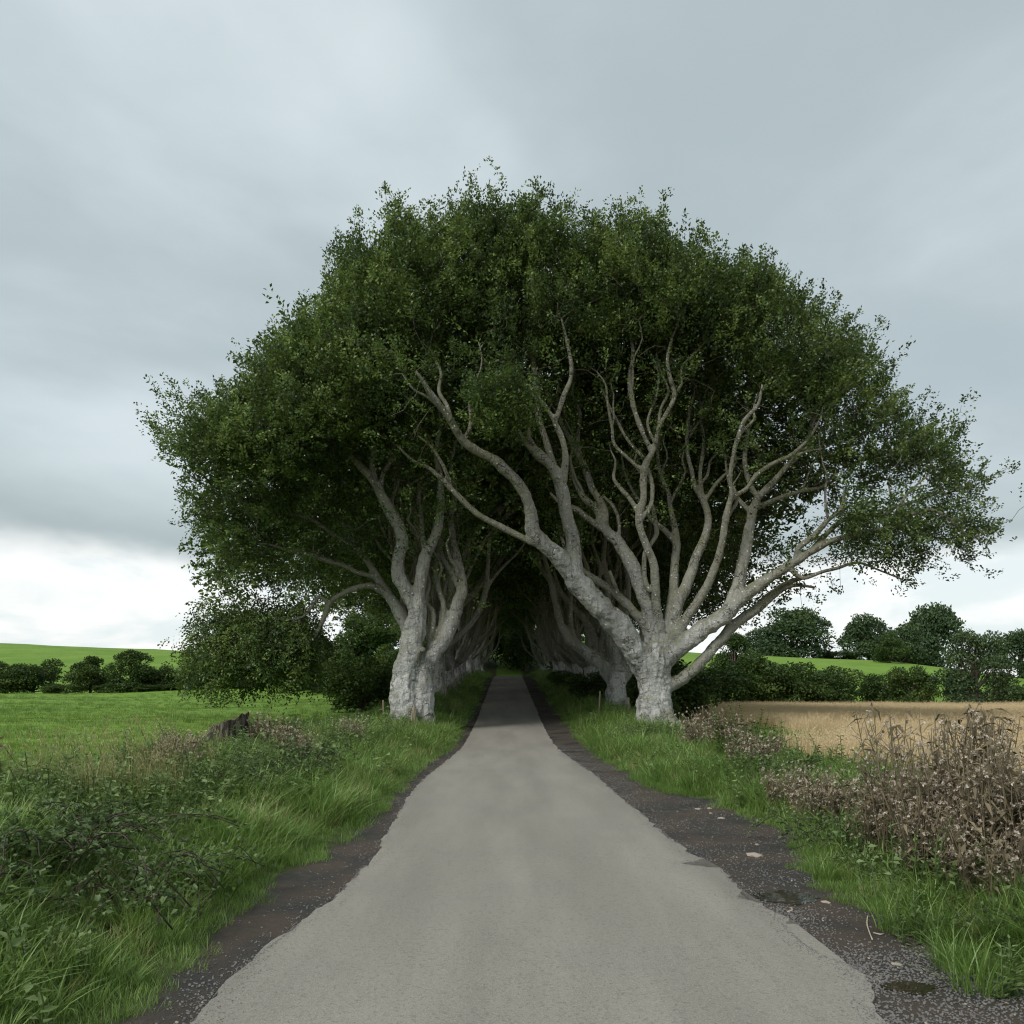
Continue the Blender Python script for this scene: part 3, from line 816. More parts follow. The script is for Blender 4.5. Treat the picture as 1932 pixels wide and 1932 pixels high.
def tip_points(limbs, O, n=10, rad=0.9, frac=0.25, rmax=0.12, zmin=0.0):
    """twig targets gathered round the thin ends of the limbs"""
    out = []
    for L in limbs[1:]:
        P = catmull(L, 0.2); k0 = int(len(P) * (1 - frac)); P = P[k0:]
        P = P[P[:, 3] < rmax]
        if len(P) < 2 or P[-1, 2] < zmin: continue
        j = rng.integers(0, len(P), n)
        out.append(P[j, :3] + rng.normal(size=(n, 3)) * rad + np.array([0, 0, 0.35 * rad]))
    return np.vstack(out) - O

# --- the great beech on the right
YR = 30.0
LR = {
 'bole': (None, [(1332, 1990, 112), (1332, 1930, 100), (1330, 1880, 84), (1326, 1800, 76), (1320, 1740, 76), (1318, 1680, 80), (1316, 1620, 78), (1320, 1560, 62)], 0),
 'A': ('bole', [(1300, 1720, 58), (1262, 1640, 60), (1222, 1580, 59), (1170, 1500, 57), (1100, 1420, 55), (1030, 1350, 53), (970, 1280, 51), (920, 1210, 48), (865, 1150, 43), (800, 1090, 38), (768, 1045, 35), (765, 985, 30), (748, 920, 27), (715, 850, 26), (660, 790, 25), (600, 735, 24), (520, 690, 22), (460, 650, 20), (420, 590, 19), (385, 530, 18), (340, 470, 17), (300, 420, 13), (270, 370, 10), (240, 330, 7)], -4.5),
 'A2': ('A', [(810, 1110, 24), (760, 1100, 17), (690, 1065, 16), (600, 1020, 16), (520, 975, 15), (460, 920, 15), (400, 860, 14), (340, 800, 11), (290, 760, 9), (230, 735, 7), (150, 660, 5)], -0.6),
 'A3': ('A2', [(400, 860, 12), (380, 790, 10), (350, 730, 8), (310, 670, 6), (250, 620, 4)], -0.6),
 'A4': ('A', [(400, 555, 14), (380, 480, 10), (345, 420, 9), (355, 340, 7), (330, 280, 5)], 0.8),
 'A5': ('A', [(385, 530, 10), (300, 450, 7), (230, 410, 5), (180, 340, 4)], -0.5),
 'B': ('A', [(955, 1240, 46), (955, 1180, 40), (955, 1120, 34), (942, 1050, 32), (922, 970, 31), (908, 890, 30), (880, 810, 28), (850, 750, 26), (790, 700, 22), (740, 650, 17), (700, 600, 13), (665, 540, 12), (640, 470, 11), (650, 400, 9), (600, 330, 6)], -1.2),
 'B2': ('B', [(905, 830, 20), (918, 720, 15), (905, 640, 14), (875, 570, 14), (850, 520, 12), (805, 460, 10), (770, 410, 8), (700, 385, 7), (640, 400, 5)], -0.6),
 'B3': ('B2', [(873, 555, 13), (910, 440, 12), (940, 370, 11), (945, 300, 10), (930, 220, 8), (915, 150, 6), (900, 90, 4)], -0.4),
 'B4': ('B', [(872, 790, 20), (835, 660, 16), (802, 560, 15), (790, 490, 14), (790, 410, 14), (775, 320, 14), (765, 210, 10), (728, 130, 7), (735, 60, 5)], 1.2),
 'C': ('bole', [(1310, 1590, 38), (1285, 1495, 31), (1235, 1425, 25), (1180, 1370, 22), (1130, 1322, 20), (1060, 1275, 18), (990, 1228, 16), (930, 1160, 12), (900, 1080, 8)], 1.4),
 'C2': ('C', [(1160, 1352, 15), (1138, 1290, 11), (1118, 1232, 8)], -0.3),
 'D': ('bole', [(1335, 1600, 52), (1330, 1500, 48), (1305, 1420, 43), (1268, 1340, 39), (1225, 1220, 37), (1160, 1110, 33), (1100, 1045, 28), (1062, 960, 23), (1000, 900, 17), (960, 830, 12), (940, 740, 9), (900, 640, 7)], 1.8),
 'D2': ('D', [(1115, 1060, 22), (1040, 1010, 19), (960, 950, 16), (900, 930, 10), (850, 880, 7)], 0.6),
 'D3': ('D', [(1095, 1040, 20), (1098, 960, 20), (1040, 860, 19), (1000, 750, 17), (970, 700, 15), (930, 620, 13), (890, 540, 11), (880, 440, 8), (900, 340, 6)], 0.8),
 'D4': ('D', [(1160, 1105, 11), (1160, 1010, 9), (1135, 940, 10), (1085, 890, 7)], 0.2),
 'D5': ('D3', [(990, 735, 11), (975, 620, 12), (985, 520, 10), (950, 440, 8), (960, 330, 6), (940, 230, 4)], 0.6),
 'E': ('bole', [(1350, 1580, 46), (1342, 1480, 38), (1332, 1400, 31), (1326, 1300, 28), (1318, 1200, 28), (1290, 1130, 27), (1260, 1050, 26), (1250, 980, 26), (1270, 900, 24), (1270, 800, 24), (1290, 730, 23), (1320, 680, 19), (1332, 620, 16), (1345, 575, 14), (1380, 510, 13), (1412, 440, 13), (1390, 350, 11), (1380, 270, 9), (1400, 180, 7)], -1.4),
 'E2': ('E', [(1305, 690, 17), (1262, 590, 16), (1235, 520, 15), (1215, 430, 14), (1210, 340, 13), (1225, 260, 11), (1215, 150, 8), (1230, 60, 6)], 0.5),
 'E3': ('E', [(1410, 430, 9), (1443, 390, 7), (1445, 310, 6), (1500, 250, 4)], 0.2),
 'E4': ('E', [(1268, 780, 13), (1210, 730, 10), (1140, 660, 9), (1130, 590, 8), (1110, 480, 7), (1100, 390, 5), (1060, 330, 3.5)], -0.4),
 'E5': ('E', [(1272, 720, 9), (1200, 640, 8), (1150, 550, 7), (1110, 470, 6), (1080, 400, 4)], 0.5),
 'E6': ('E', [(1262, 1000, 16), (1305, 935, 15), (1312, 850, 15), (1292, 770, 13)], -0.1),
 'E7': ('E', [(1300, 1330, 18), (1276, 1260, 15), (1280, 1150, 14), (1305, 1110, 12), (1332, 1060, 13), (1322, 990, 13), (1310, 930, 11)], 0.6),
 'E8': ('E', [(1335, 625, 9), (1350, 500, 8), (1385, 420, 7), (1350, 330, 5), (1330, 250, 4)], 0.5),
 'E9': ('E', [(1325, 660, 9), (1290, 560, 7), (1330, 440, 6), (1340, 340, 5), (1310, 250, 3.5)], 0.6),
 'F': ('bole', [(1372, 1590, 50), (1390, 1490, 44), (1400, 1400, 32), (1408, 1300, 27), (1412, 1200, 25), (1420, 1100, 23), (1410, 1020, 19), (1392, 940, 15), (1385, 880, 13), (1350, 800, 11), (1335, 700, 9), (1345, 600, 6), (1320, 500, 4)], 2.6),
 'F2': ('F', [(1418, 1110, 16), (1370, 1050, 16), (1310, 1000, 13), (1240, 900, 9), (1190, 800, 7), (1170, 700, 5)], 1.0),
 'G': ('bole', [(1375, 1570, 48), (1402, 1460, 42), (1432, 1370, 37), (1480, 1270, 35), (1510, 1170, 33), (1550, 1080, 28), (1565, 1000, 24), (1545, 920, 20), (1507, 860, 16), (1490, 780, 13), (1470, 690, 12), (1470, 610, 11), (1480, 500, 9), (1500, 430, 7), (1500, 350, 5)], 1.6),
 'G2': ('G', [(1478, 630, 8), (1520, 560, 6), (1570, 500, 5), (1580, 440, 4)], -0.4),
 'G3': ('G', [(1540, 915, 16), (1528, 800, 12), (1545, 650, 9), (1530, 520, 7), (1560, 400, 5)], 1.0),
 'H': ('bole', [(1385, 1590, 46), (1440, 1490, 38), (1490, 1410, 33), (1550, 1320, 30), (1590, 1230, 28), (1620, 1130, 26), (1640, 1020, 24), (1655, 950, 21), (1670, 880, 18), (1665, 800, 16), (1680, 700, 15), (1700, 630, 14), (1730, 550, 12), (1790, 480, 9), (1810, 390, 6)], -2.2),
 'H2': ('H', [(1640, 1000, 21), (1668, 910, 17), (1740, 860, 14), (1780, 800, 13), (1850, 750, 12), (1930, 715, 11), (1985, 670, 9), (2030, 620, 7), (2080, 530, 5)], -0.9),
 'H3': ('H2', [(1930, 715, 7), (2020, 690, 5), (2080, 680, 3.5)], -0.2),
 'K': ('bole', [(1345, 1660, 66), (1390, 1612, 62), (1450, 1568, 57), (1550, 1492, 54), (1640, 1432, 51), (1700, 1368, 43), (1790, 1300, 34), (1880, 1240, 30), (1945, 1200, 27), (2035, 1143, 23), (2125, 1097, 20), (2215, 1072, 17), (2315, 1052, 15), (2410, 1030, 13), (2480, 980, 11), (2560, 955, 9), (2640, 982, 8), (2700, 1040, 7), (2760, 1080, 5), (2830, 1060, 4)], -2.2),
 'I': ('K', [(1655, 1430, 46), (1690, 1340, 40), (1705, 1260, 38), (1732, 1150, 35), (1750, 1050, 32), (1766, 960, 28), (1792, 900, 24), (1850, 840, 20), (1920, 760, 16), (1985, 700, 13), (2030, 640, 10), (2030, 560, 7), (2070, 470, 5)], 1.6),
 'I2': ('I', [(1764, 975, 18), (1710, 918, 13), (1672, 870, 10), (1650, 790, 7), (1640, 700, 5)], 0.8),
 'I3': ('I', [(1790, 905, 18), (1745, 820, 14), (1730, 720, 13), (1740, 630, 11), (1750, 550, 9), (1730, 450, 6)], 0.8),
 'I4': ('I', [(1775, 950, 16), (1880, 905, 13), (1990, 870, 11), (2080, 850, 8), (2150, 780, 6)], 2.0),
 'K3': ('K', [(1965, 1190, 24), (1972, 1130, 18), (2040, 1078, 17), (2110, 1000, 14), (2170, 950, 11), (2180, 870, 7)], -0.9),
 'K4': ('K', [(2030, 1145, 20), (2095, 1072, 17), (2170, 1005, 15), (2260, 980, 13), (2360, 975, 11), (2410, 945, 9), (2510, 915, 8), (2600, 880, 5)], 0.8),
 'K5': ('K', [(2400, 1033, 11), (2420, 960, 9), (2470, 880, 7), (2560, 800, 5)], -0.6),
 'K6': ('K', [(1930, 1215, 18), (1990, 1265, 11), (2080, 1237, 9), (2150, 1220, 9), (2240, 1195, 7), (2340, 1230, 5), (2440, 1270, 4)], -0.8),
 'L': ('bole', [(1345, 1790, 44), (1390, 1752, 37), (1445, 1722, 33), (1505, 1672, 31), (1562, 1614, 29), (1612, 1556, 28), (1680, 1478, 27), (1790, 1400, 26), (1850, 1345, 22), (1920, 1290, 16), (2000, 1260, 11), (2080, 1240, 7)], -0.2),
 'L2': ('L', [(1800, 1395, 17), (1870, 1340, 13), (1920, 1305, 12), (1980, 1298, 8), (2048, 1308, 6)], -0.5),
}
HOOD_R = [(790, 660), (800, 560), (860, 470), (960, 410), (1060, 395), (1130, 385), (1168, 368), (1240, 372), (1290, 412), (1330, 442), (1400, 462), (1495, 478), (1512, 520), (1558, 530), (1575, 592), (1628, 612), (1668, 682), (1718, 712), (1740, 790), (1798, 822), (1848, 880), (1850, 930), (1884, 990), (1860, 1005), (1790, 985), (1720, 920), (1640, 880), (1580, 840), (1520, 760), (1450, 750), (1400, 700), (1330, 630), (1250, 655), (1190, 625), (1130, 680), (1060, 670), (1000, 690), (930, 680), (860, 640)]
CLUMP_R = [(780, 655), (825, 640), (880, 680), (960, 690), (1030, 700), (1048, 740), (1010, 800), (960, 830), (900, 800), (875, 745), (830, 715)]
BACK_R = [(1000, 720), (980, 560), (1060, 470), (1250, 450), (1400, 540), (1500, 620), (1600, 760), (1700, 880), (1790, 960), (1790, 1010), (1720, 940), (1640, 930), (1560, 960), (1500, 1000), (1430, 1015), (1390, 1045), (1340, 1100), (1290, 1000), (1180, 900)]
LOW_R = [(1560, 960), (1640, 930), (1700, 940), (1760, 960), (1870, 985), (1880, 1000), (1840, 1030), (1800, 1035), (1750, 1000), (1755, 1080), (1740, 1112), (1690, 1075), (1640, 1060), (1590, 1040)]
rr_root = empty('beech_tree', (5.45, YR, Hs(5.45, YR)), label='great pale grey beech right of the lane, its fan of limbs spreading over the road', cat='tree', group='beeches lining the lane')
O = np.array(rr_root.location)
def more_limbs(specs, parents, seed, rise=(220, 460)):
    """thin sinuous secondary limbs rising from the traced ones"""
    rg = np.random.default_rng(seed)
    for i, pn in enumerate(parents):
        pts = specs[pn][1]; k = min(len(pts) - 2, int(len(pts) * rg.uniform(0.4, 0.8)))
        x, y, r = pts[k]; r = max(6.0, min(r * 0.6, 15.0)); L = rg.uniform(*rise); n = 8; ph = rg.uniform(0, 6.28); sl = rg.uniform(-0.45, 0.45) + (0.25 if x > 1450 else -0.1)
        row = []
        for j in range(n + 1):
            t = j / n
            row.append((x + sl * L * t * (1.4 - 0.6 * t) + 16 * math.sin(ph + t * 9) * min(1, t * 3) + rg.normal(0, 4), y - L * t, max(3.0, r * (1 - t) ** 0.7)))
        specs['%sx%d' % (pn[0], i)] = (pn, row, rg.uniform(-1.6, 1.8))
more_limbs(LR, ['D', 'D3', 'E', 'E2', 'E4', 'F', 'F', 'G', 'G3', 'H', 'H', 'I', 'I3', 'I4', 'B', 'B4', 'A', 'K4', 'K3', 'D5', 'E6', 'G'], 77)
limbs_r = traced(LR, YR, conv1, {'A': 0.95, 'B': 0.95, 'C': 0.88, 'D': 0.84, 'E': 0.68, 'F': 0.78, 'G': 0.68, 'H': 0.66, 'K': 0.76, 'I': 0.75, 'L': 0.88})
skel = tree_body(rr_root, limbs_r, 0.042, 0.07, O)
keepout = lambda x, y, Y: (y < 745) | (Y > 30.2)
finish_tree(rr_root, skel, [
    (canopy(HOOD_R, 31.0, 2100, 6.0, where=keepout) - O, 3, 33, 0.6), (canopy(CLUMP_R, 25.8, 110, 1.5, gap=-0.02) - O, 3, 34, 0.4),
    (tip_points(limbs_r, O, 9, 0.7, 0.2, 0.10, 3.0), 2, 28, 0.4),
    (plumes(HOOD_R, 31.0, 75, np.array([8.0, 31.0, 9.0])) - O, 2, 16, 0.5, 0.95, {'spread': 0.12, 'slen': (0.25, 0.5), 'young_highlight': 0.08}),
    (plumes(HOOD_R, 31.0, 130, np.array([8.0, 33.0, 8.0]), 6.0, False) - O, 2, 18, 0.5, 0.95, {'spread': 0.14, 'slen': (0.25, 0.55), 'young_highlight': 0.24}),
    (twig_points(limbs_r, O, 6, 8.0), 1, 7, 0.3),
    (canopy(BACK_R, 35.0, 1500, 5.0, 0.0, 1.0, gap=-1.0) - O, 2, 25, 0.2, 1.5), (canopy(LOW_R, 29.0, 270, 2.4, gap=-0.2, inset=0.15) - O, 2, 26, -0.05)],
    0.115, 0.07, (4.0, 2.0, 9.0), M['beech_leaf'])

# --- the two-stemmed beech on the left
YL = 30.0
LL = {
 'bole': (None, [(198, 1990, 92), (198, 1930, 84), (198, 1880, 76), (190, 1780, 72), (198, 1680, 66), (218, 1600, 62), (232, 1500, 54), (248, 1420, 46), (248, 1370, 42)], 0),
 'a': ('bole', [(240, 1410, 40), (215, 1350, 38), (167, 1270, 36), (160, 1190, 33), (180, 1110, 34), (160, 1030, 34), (120, 960, 32), (80, 880, 28), (45, 820, 24), (0, 770, 20), (-70, 700, 16), (-150, 640, 12), (-240, 560, 8)], -1.2),
 'b': ('bole', [(250, 1420, 42), (255, 1340, 37), (270, 1230, 34), (290, 1150, 32), (330, 1070, 28), (352, 980, 24), (355, 880, 22), (350, 800, 17), (330, 700, 12), (350, 560, 9), (320, 430, 6)], -0.6),
 'b2': ('b', [(285, 1160, 18), (270, 1060, 15), (263, 960, 14), (250, 900, 10), (290, 820, 7)], 0.6),
 'b3': ('b', [(300, 1120, 12), (250, 1080, 9), (215, 1030, 8), (205, 960, 5)], 0.9),
 's': ('bole', [(275, 1960, 70), (272, 1870, 62), (270, 1760, 55), (272, 1690, 47), (312, 1620, 46), (370, 1540, 41), (408, 1450, 37), (430, 1370, 33), (450, 1310, 30), (432, 1200, 26), (410, 1100, 22), (400, 1000, 18), (420, 880, 14), (400, 760, 10), (430, 620, 7)], 1.0),
 's2': ('s', [(305, 1640, 22), (302, 1560, 18), (318, 1480, 16), (318, 1420, 15), (285, 1370, 13), (300, 1290, 11), (280, 1200, 8)], 0.4),
 's3': ('s', [(350, 1570, 20), (368, 1470, 17), (368, 1390, 16), (342, 1310, 15), (330, 1210, 14), (352, 1120, 12), (365, 1040, 10), (340, 940, 7)], 0.9),
 's4': ('s', [(330, 1590, 18), (355, 1440, 13), (372, 1300, 11), (378, 1180, 9), (385, 1080, 7)], 1.6),
 's5': ('s', [(445, 1320, 24), (400, 1230, 17), (365, 1180, 14), (340, 1080, 11)], 0.5),
 'p': ('bole', [(245, 1660, 26), (255, 1610, 17), (275, 1585, 15)], -0.5),
 'w': ('bole', [(205, 1500, 44), (170, 1430, 42), (125, 1350, 36), (70, 1270, 30), (20, 1190, 24), (-30, 1130, 20), (-70, 1050, 17), (-110, 980, 14), (-180, 900, 11), (-270, 840, 8), (-380, 800, 6)], 2.4, 0.55),
 'w2': ('w', [(60, 1260, 22), (-20, 1240, 19), (-80, 1210, 16), (-150, 1190, 14), (-230, 1160, 12), (-330, 1140, 9), (-450, 1110, 6), (-560, 1130, 4)], -0.8),
 'w3': ('w', [(-40, 1120, 16), (-130, 1070, 13), (-230, 1000, 11), (-340, 970, 8), (-480, 940, 6), (-640, 900, 4)], -1.2),
 'd': ('w', [(130, 1360, 34), (100, 1330, 28), (40, 1300, 22), (-30, 1310, 18), (-90, 1335, 17), (-140, 1370, 16), (-170, 1430, 14), (-200, 1500, 12), (-260, 1570, 10), (-350, 1600, 8), (-430, 1630, 6)], -0.6),
 'd2': ('d', [(-150, 1385, 11), (-200, 1350, 8), (-240, 1410, 7), (-290, 1450, 6), (-380, 1450, 4)], -0.4),
 'd3': ('d', [(-230, 1540, 8), (-320, 1520, 7), (-420, 1530, 5), (-520, 1500, 4)], 0.6),
 't': ('a', [(60, 850, 20), (40, 740, 16), (60, 620, 13), (30, 500, 10), (60, 380, 7), (40, 260, 5)], 0.8),
}
HOOD_L = [(1015, 338), (960, 345), (905, 360), (828, 350), (800, 388), (742, 374), (700, 420), (642, 410), (588, 440), (625, 490), (612, 540), (575, 568), (535, 612), (488, 664), (476, 705), (425, 745), (342, 770), (300, 792), (330, 815), (272, 842), (322, 880), (346, 905), (338, 960), (350, 1000), (392, 1050), (440, 1062), (520, 1020), (600, 960), (650, 900), (700, 860), (750, 850), (810, 800), (860, 740), (850, 690), (880, 620), (960, 520), (1060, 440), (1085, 385)]
LOW_L = [(345, 980), (440, 985), (600, 940), (700, 930), (722, 1000), (690, 1060), (642, 1050), (600, 1105), (560, 1128), (512, 1108), (430, 1088)]
DROOP_L = [(372, 1205), (400, 1152), (445, 1130), (500, 1155), (560, 1145), (600, 1178), (615, 1235), (600, 1275), (540, 1290), (480, 1292), (420, 1298), (380, 1292), (345, 1280), (350, 1245)]
ll_root = empty('beech_tree', (-3.65, YL, Hs(-3.65, YL)), label='twin-stemmed beech left of the lane with a low bough drooping over the pasture', cat='tree', group='beeches lining the lane')
O = np.array(ll_root.location)
more_limbs(LL, ['a', 'b', 'b2', 's', 's', 's3', 's4', 'a', 'b3', 't'], 78, (180, 380))
limbs_l = traced(LL, YL, conv1, {'bole': 0.88, 'a': 0.84, 'b': 0.84, 's': 0.82, 'w': 0.66, 'd': 0.75})
skel = tree_body(ll_root, limbs_l, 0.042, 0.07, O)
finish_tree(ll_root, skel, [
    (canopy(HOOD_L, 30.0, 2300, 5.5, where=lambda x, y, Y: (rng.random(len(x)) < np.where((y > 860) & (x < 760), 0.26, 1.0))) - O, 3, 33, 0.35), (canopy(LOW_L, 31.0, 260, 2.5, gap=0.0, inset=0.2) - O, 2, 17, -0.05),
    (plumes(HOOD_L, 30.0, 90, np.array([-4.0, 30.0, 8.0])) - O, 2, 16, 0.4, 0.95, {'spread': 0.12, 'slen': (0.25, 0.5), 'young_highlight': 0.08}),
    (plumes(HOOD_L, 30.0, 140, np.array([-3.0, 32.0, 8.0]), 5.5, False) - O, 2, 18, 0.4, 0.95, {'spread': 0.14, 'slen': (0.25, 0.55), 'young_highlight': 0.24}),
    (twig_points(limbs_l, O, 6, 6.0), 1, 7, 0.3), (tip_points(limbs_l, O, 8, 0.7, 0.2, 0.12, 6.0), 2, 28, 0.4),
    (canopy(DROOP_L, 31.5, 700, 2.4, gap=-0.25, inset=0.1) - O, 3, 22, -0.25)],
    0.115, 0.07, (-4.0, 2.0, 9.0), M['beech_leaf'])

# --- the second beech on the right, its leaning stems traced too
Y2 = 39.5
L2 = {
 'bole': (None, [(1160, 1960, 62), (1158, 1900, 52), (1152, 1830, 47), (1150, 1760, 45), (1150, 1690, 38)], 0),
 'a': ('bole', [(1150, 1770, 40), (1088, 1658, 37), (1000, 1592, 34), (935, 1540, 27), (893, 1460, 21), (872, 1370, 19), (848, 1260, 17), (822, 1170, 13), (800, 1100, 9), (770, 1000, 6)], 1.0),
 'b': ('bole', [(1152, 1730, 38), (1140, 1610, 32), (1112, 1520, 27), (1100, 1420, 23), (1112, 1300, 20), (1090, 1180, 16), (1100, 1050, 13), (1080, 900, 9), (1100, 760, 6)], 2.0),
 'c': ('bole', [(1160, 1740, 34), (1190, 1620, 26), (1182, 1480, 21), (1202, 1350, 17), (1190, 1200, 14), (1150, 1050, 11), (1170, 900, 7)], 1.0),
 'd': ('b', [(1125, 1560, 22), (1070, 1440, 18), (1030, 1340, 15), (1020, 1230, 13), (985, 1120, 11), (990, 980, 8), (960, 860, 5)], -0.8),
 'e': ('a', [(960, 1560, 18), (940, 1460, 14), (945, 1360, 12), (925, 1250, 10), (930, 1120, 8), (900, 1000, 5)], 1.0),
 'f': ('bole', [(1175, 1740, 30), (1230, 1640, 24), (1270, 1500, 20), (1290, 1350, 16), (1270, 1200, 13), (1300, 1040, 9), (1290, 900, 6)], 2.5),
 'g': ('b', [(1100, 1430, 16), (1060, 1330, 13), (1075, 1220, 11), (1040, 1100, 8), (1050, 980, 5)], 0.6),
}
CROWN_2 = [(880, 900), (850, 760), (880, 600), (980, 520), (1120, 490), (1280, 520), (1400, 620), (1440, 760), (1420, 880), (1340, 940), (1250, 900), (1150, 860), (1050, 880), (960, 930)]
r2_root = empty('beech_tree', (5.4, Y2, Hs(5.4, Y2)), label='shaded grey beech leaning over the road directly behind the great fan-limbed one', cat='tree', group='beeches lining the lane')
O = np.array(r2_root.location)
limbs_2 = traced(L2, Y2, conv1, {c_: 0.8 for c_ in 'abcdefg'})
skel = tree_body(r2_root, limbs_2, 0.07, 0.09, O)
finish_tree(r2_root, skel, [(canopy(CROWN_2, 41.0, 1000, 5.0, gap=-0.5) - O, 2, 28, 0.4)], 0.16, 0.10, (0.0, 2.0, 9.0), M['beech_leaf'])

# --- the other beeches of the avenue: three kinds, the lane on their +x side
def avenue_tree(seed, name='beech_tree'):
    global rng
    keep = rng; rng = np.random.default_rng(seed)
    root = empty(name, (0, 0, 0))
    limbs = []
    bh = rng.uniform(1.7, 2.6); lean = rng.uniform(-0.1, 0.25)
    limbs.append(np.array([[0, 0, -0.6, 0.62], [0, 0, -0.1, 0.54], [0.02, 0, 0.5, 0.46], [lean * 0.5, 0.03, bh * 0.6, 0.42], [lean, 0, bh, 0.36], [lean * 1.2, 0, bh + 0.6, 0.22]]))
    nl = 9
    for i in range(nl):
        az_ = i * 2 * math.pi / nl + rng.normal(0, 0.25)
        toward = math.cos(az_)
        h0 = bh * rng.uniform(0.6, 1.05)
        el = R(rng.uniform(58, 80)) if toward < 0.3 else R(rng.uniform(56, 72))
        r = rng.uniform(0.11, 0.20)
        p = np.array([lean * h0 / bh, 0, h0]); a2 = az_
        rows = [[*(p - np.array([0, 0, 0.5])), r * 1.25]]
        L = rng.uniform(10.5, 15.0); nseg = 12; wig = rng.uniform(0, 6.28)
        for s in range(nseg + 1):
            t = s / nseg
            rows.append([*p, r * (1 - t) ** 0.8 * (1.0 if t < 0.9 else 0.8) + 0.02])
            e2 = el + (R(82) - el) * min(1, t * 1.6) if toward < 0.3 else el + (R(70) - el) * min(1, t * 2.0) - max(0, t - 0.45) * R(75) * toward
            e2 += 0.34 * math.sin(wig + t * 10.0)
            a2 += rng.normal(0, 0.28)
            p = p + L / nseg * np.array([math.cos(a2) * math.cos(e2) * (1.15 if toward > 0 else 0.9), math.sin(a2) * math.cos(e2) * 0.8, math.sin(e2)])
        limbs.append(np.array(rows))
        for k2 in range(2):
            s0 = rng.integers(4, 8); b0 = np.array(rows[s0]); p = b0[:3].copy(); a3 = az_ + rng.normal(0, 0.9); e3 = R(rng.uniform(45, 75)); rr_ = b0[3] * 0.62
            sub = [[*p, rr_]]
            Ls = rng.uniform(3.5, 6.5); w2 = rng.uniform(0, 6.28)
            for s in range(1, 7):
                e4 = e3 + 0.25 * math.sin(w2 + s)
                a3 += rng.normal(0, 0.2)
                p = p + Ls / 6 * np.array([math.cos(a3) * math.cos(e4), math.sin(a3) * math.cos(e4), math.sin(e4)])
                sub.append([*p, rr_ * (1 - s / 6) ** 0.8 + 0.015])
            limbs.append(np.array(sub))
    skel = tree_body(root, limbs, 0.07, 0.07)
    # crown: high over the lane, lower on the field side
    pts = []
    while len(pts) < 1900:
        p = np.array([rng.uniform(-8.5, 6.5), rng.uniform(-6, 6), rng.uniform(3.5, 18.0)])
        top = 17.6 - 0.10 * (p[0] + 1) ** 2 * (1.2 if p[0] < 0 else 0.9) - 0.07 * p[1] ** 2
        low = 7.6 + 0.05 * (p[0] - 5.0) ** 2 if p[0] > -1 else 9.4 - 0.62 * (-1 - p[0])
        if not (low < p[2] < top): continue
        core = (p[2] - low) / max(top - low, 0.1)
        if rng.random() < 0.45 + 0.55 * abs(core - 0.35): pts.append(p)
    finish_tree(root, skel, [(np.array(pts), 2, 23, 0.4)], 0.18, 0.12, (0, 0, 9.0), M['beech_leaf'], spread=0.45, slen=(0.6, 1.2))
    rng = keep
    return root

protos = [avenue_tree(101), avenue_tree(202), avenue_tree(303)]
right_y = [46.0, 53.5, 61.0, 69.0, 77.5, 87.0, 98.0, 107.0, 116.0]  # last two added to shade the far end of the lane
left_y = [37.0, 45.0, 53.5, 62.0, 71.0, 81.0, 92.0, 102.0, 111.0, 119.0]  # the final pair here is likewise added for shade
words = ['nearest', 'second', 'third', 'fourth', 'fifth', 'sixth', 'seventh', 'eighth', 'ninth, added for shade,', 'farthest, added for shade,']
words_r = ['second', 'third', 'fourth', 'fifth', 'sixth', 'seventh', 'eighth', 'ninth, added for shade,', 'farthest, added for shade,']
cnt = 0
for side, yl in (('right', right_y), ('left', left_y)):
    for i, y in enumerate(yl):
        o = protos[cnt] if cnt < 3 else copy_tree(protos[(cnt * 2 + (side == 'left')) % 3])
        cnt += 1
        x = (5.25 if side == 'right' else -3.9) + rng.normal(0, 0.15)
        o.location = (x, y, Hs(x, y) - 0.05)
        o.rotation_euler = (0, 0, (math.pi if side == 'right' else 0.0) + rng.normal(0, 0.22))
        s = rng.uniform(0.93, 1.06); o.scale = (s, s, s * rng.uniform(0.96, 1.04))
        big = 'great fan-limbed' if side == 'right' else 'twin-stemmed'
        tag(o, 'shaded grey beech, %s in the %s row behind the %s beech' % ((words if side == 'left' else words_r)[i], side, big), 'tree', 'beeches lining the lane')

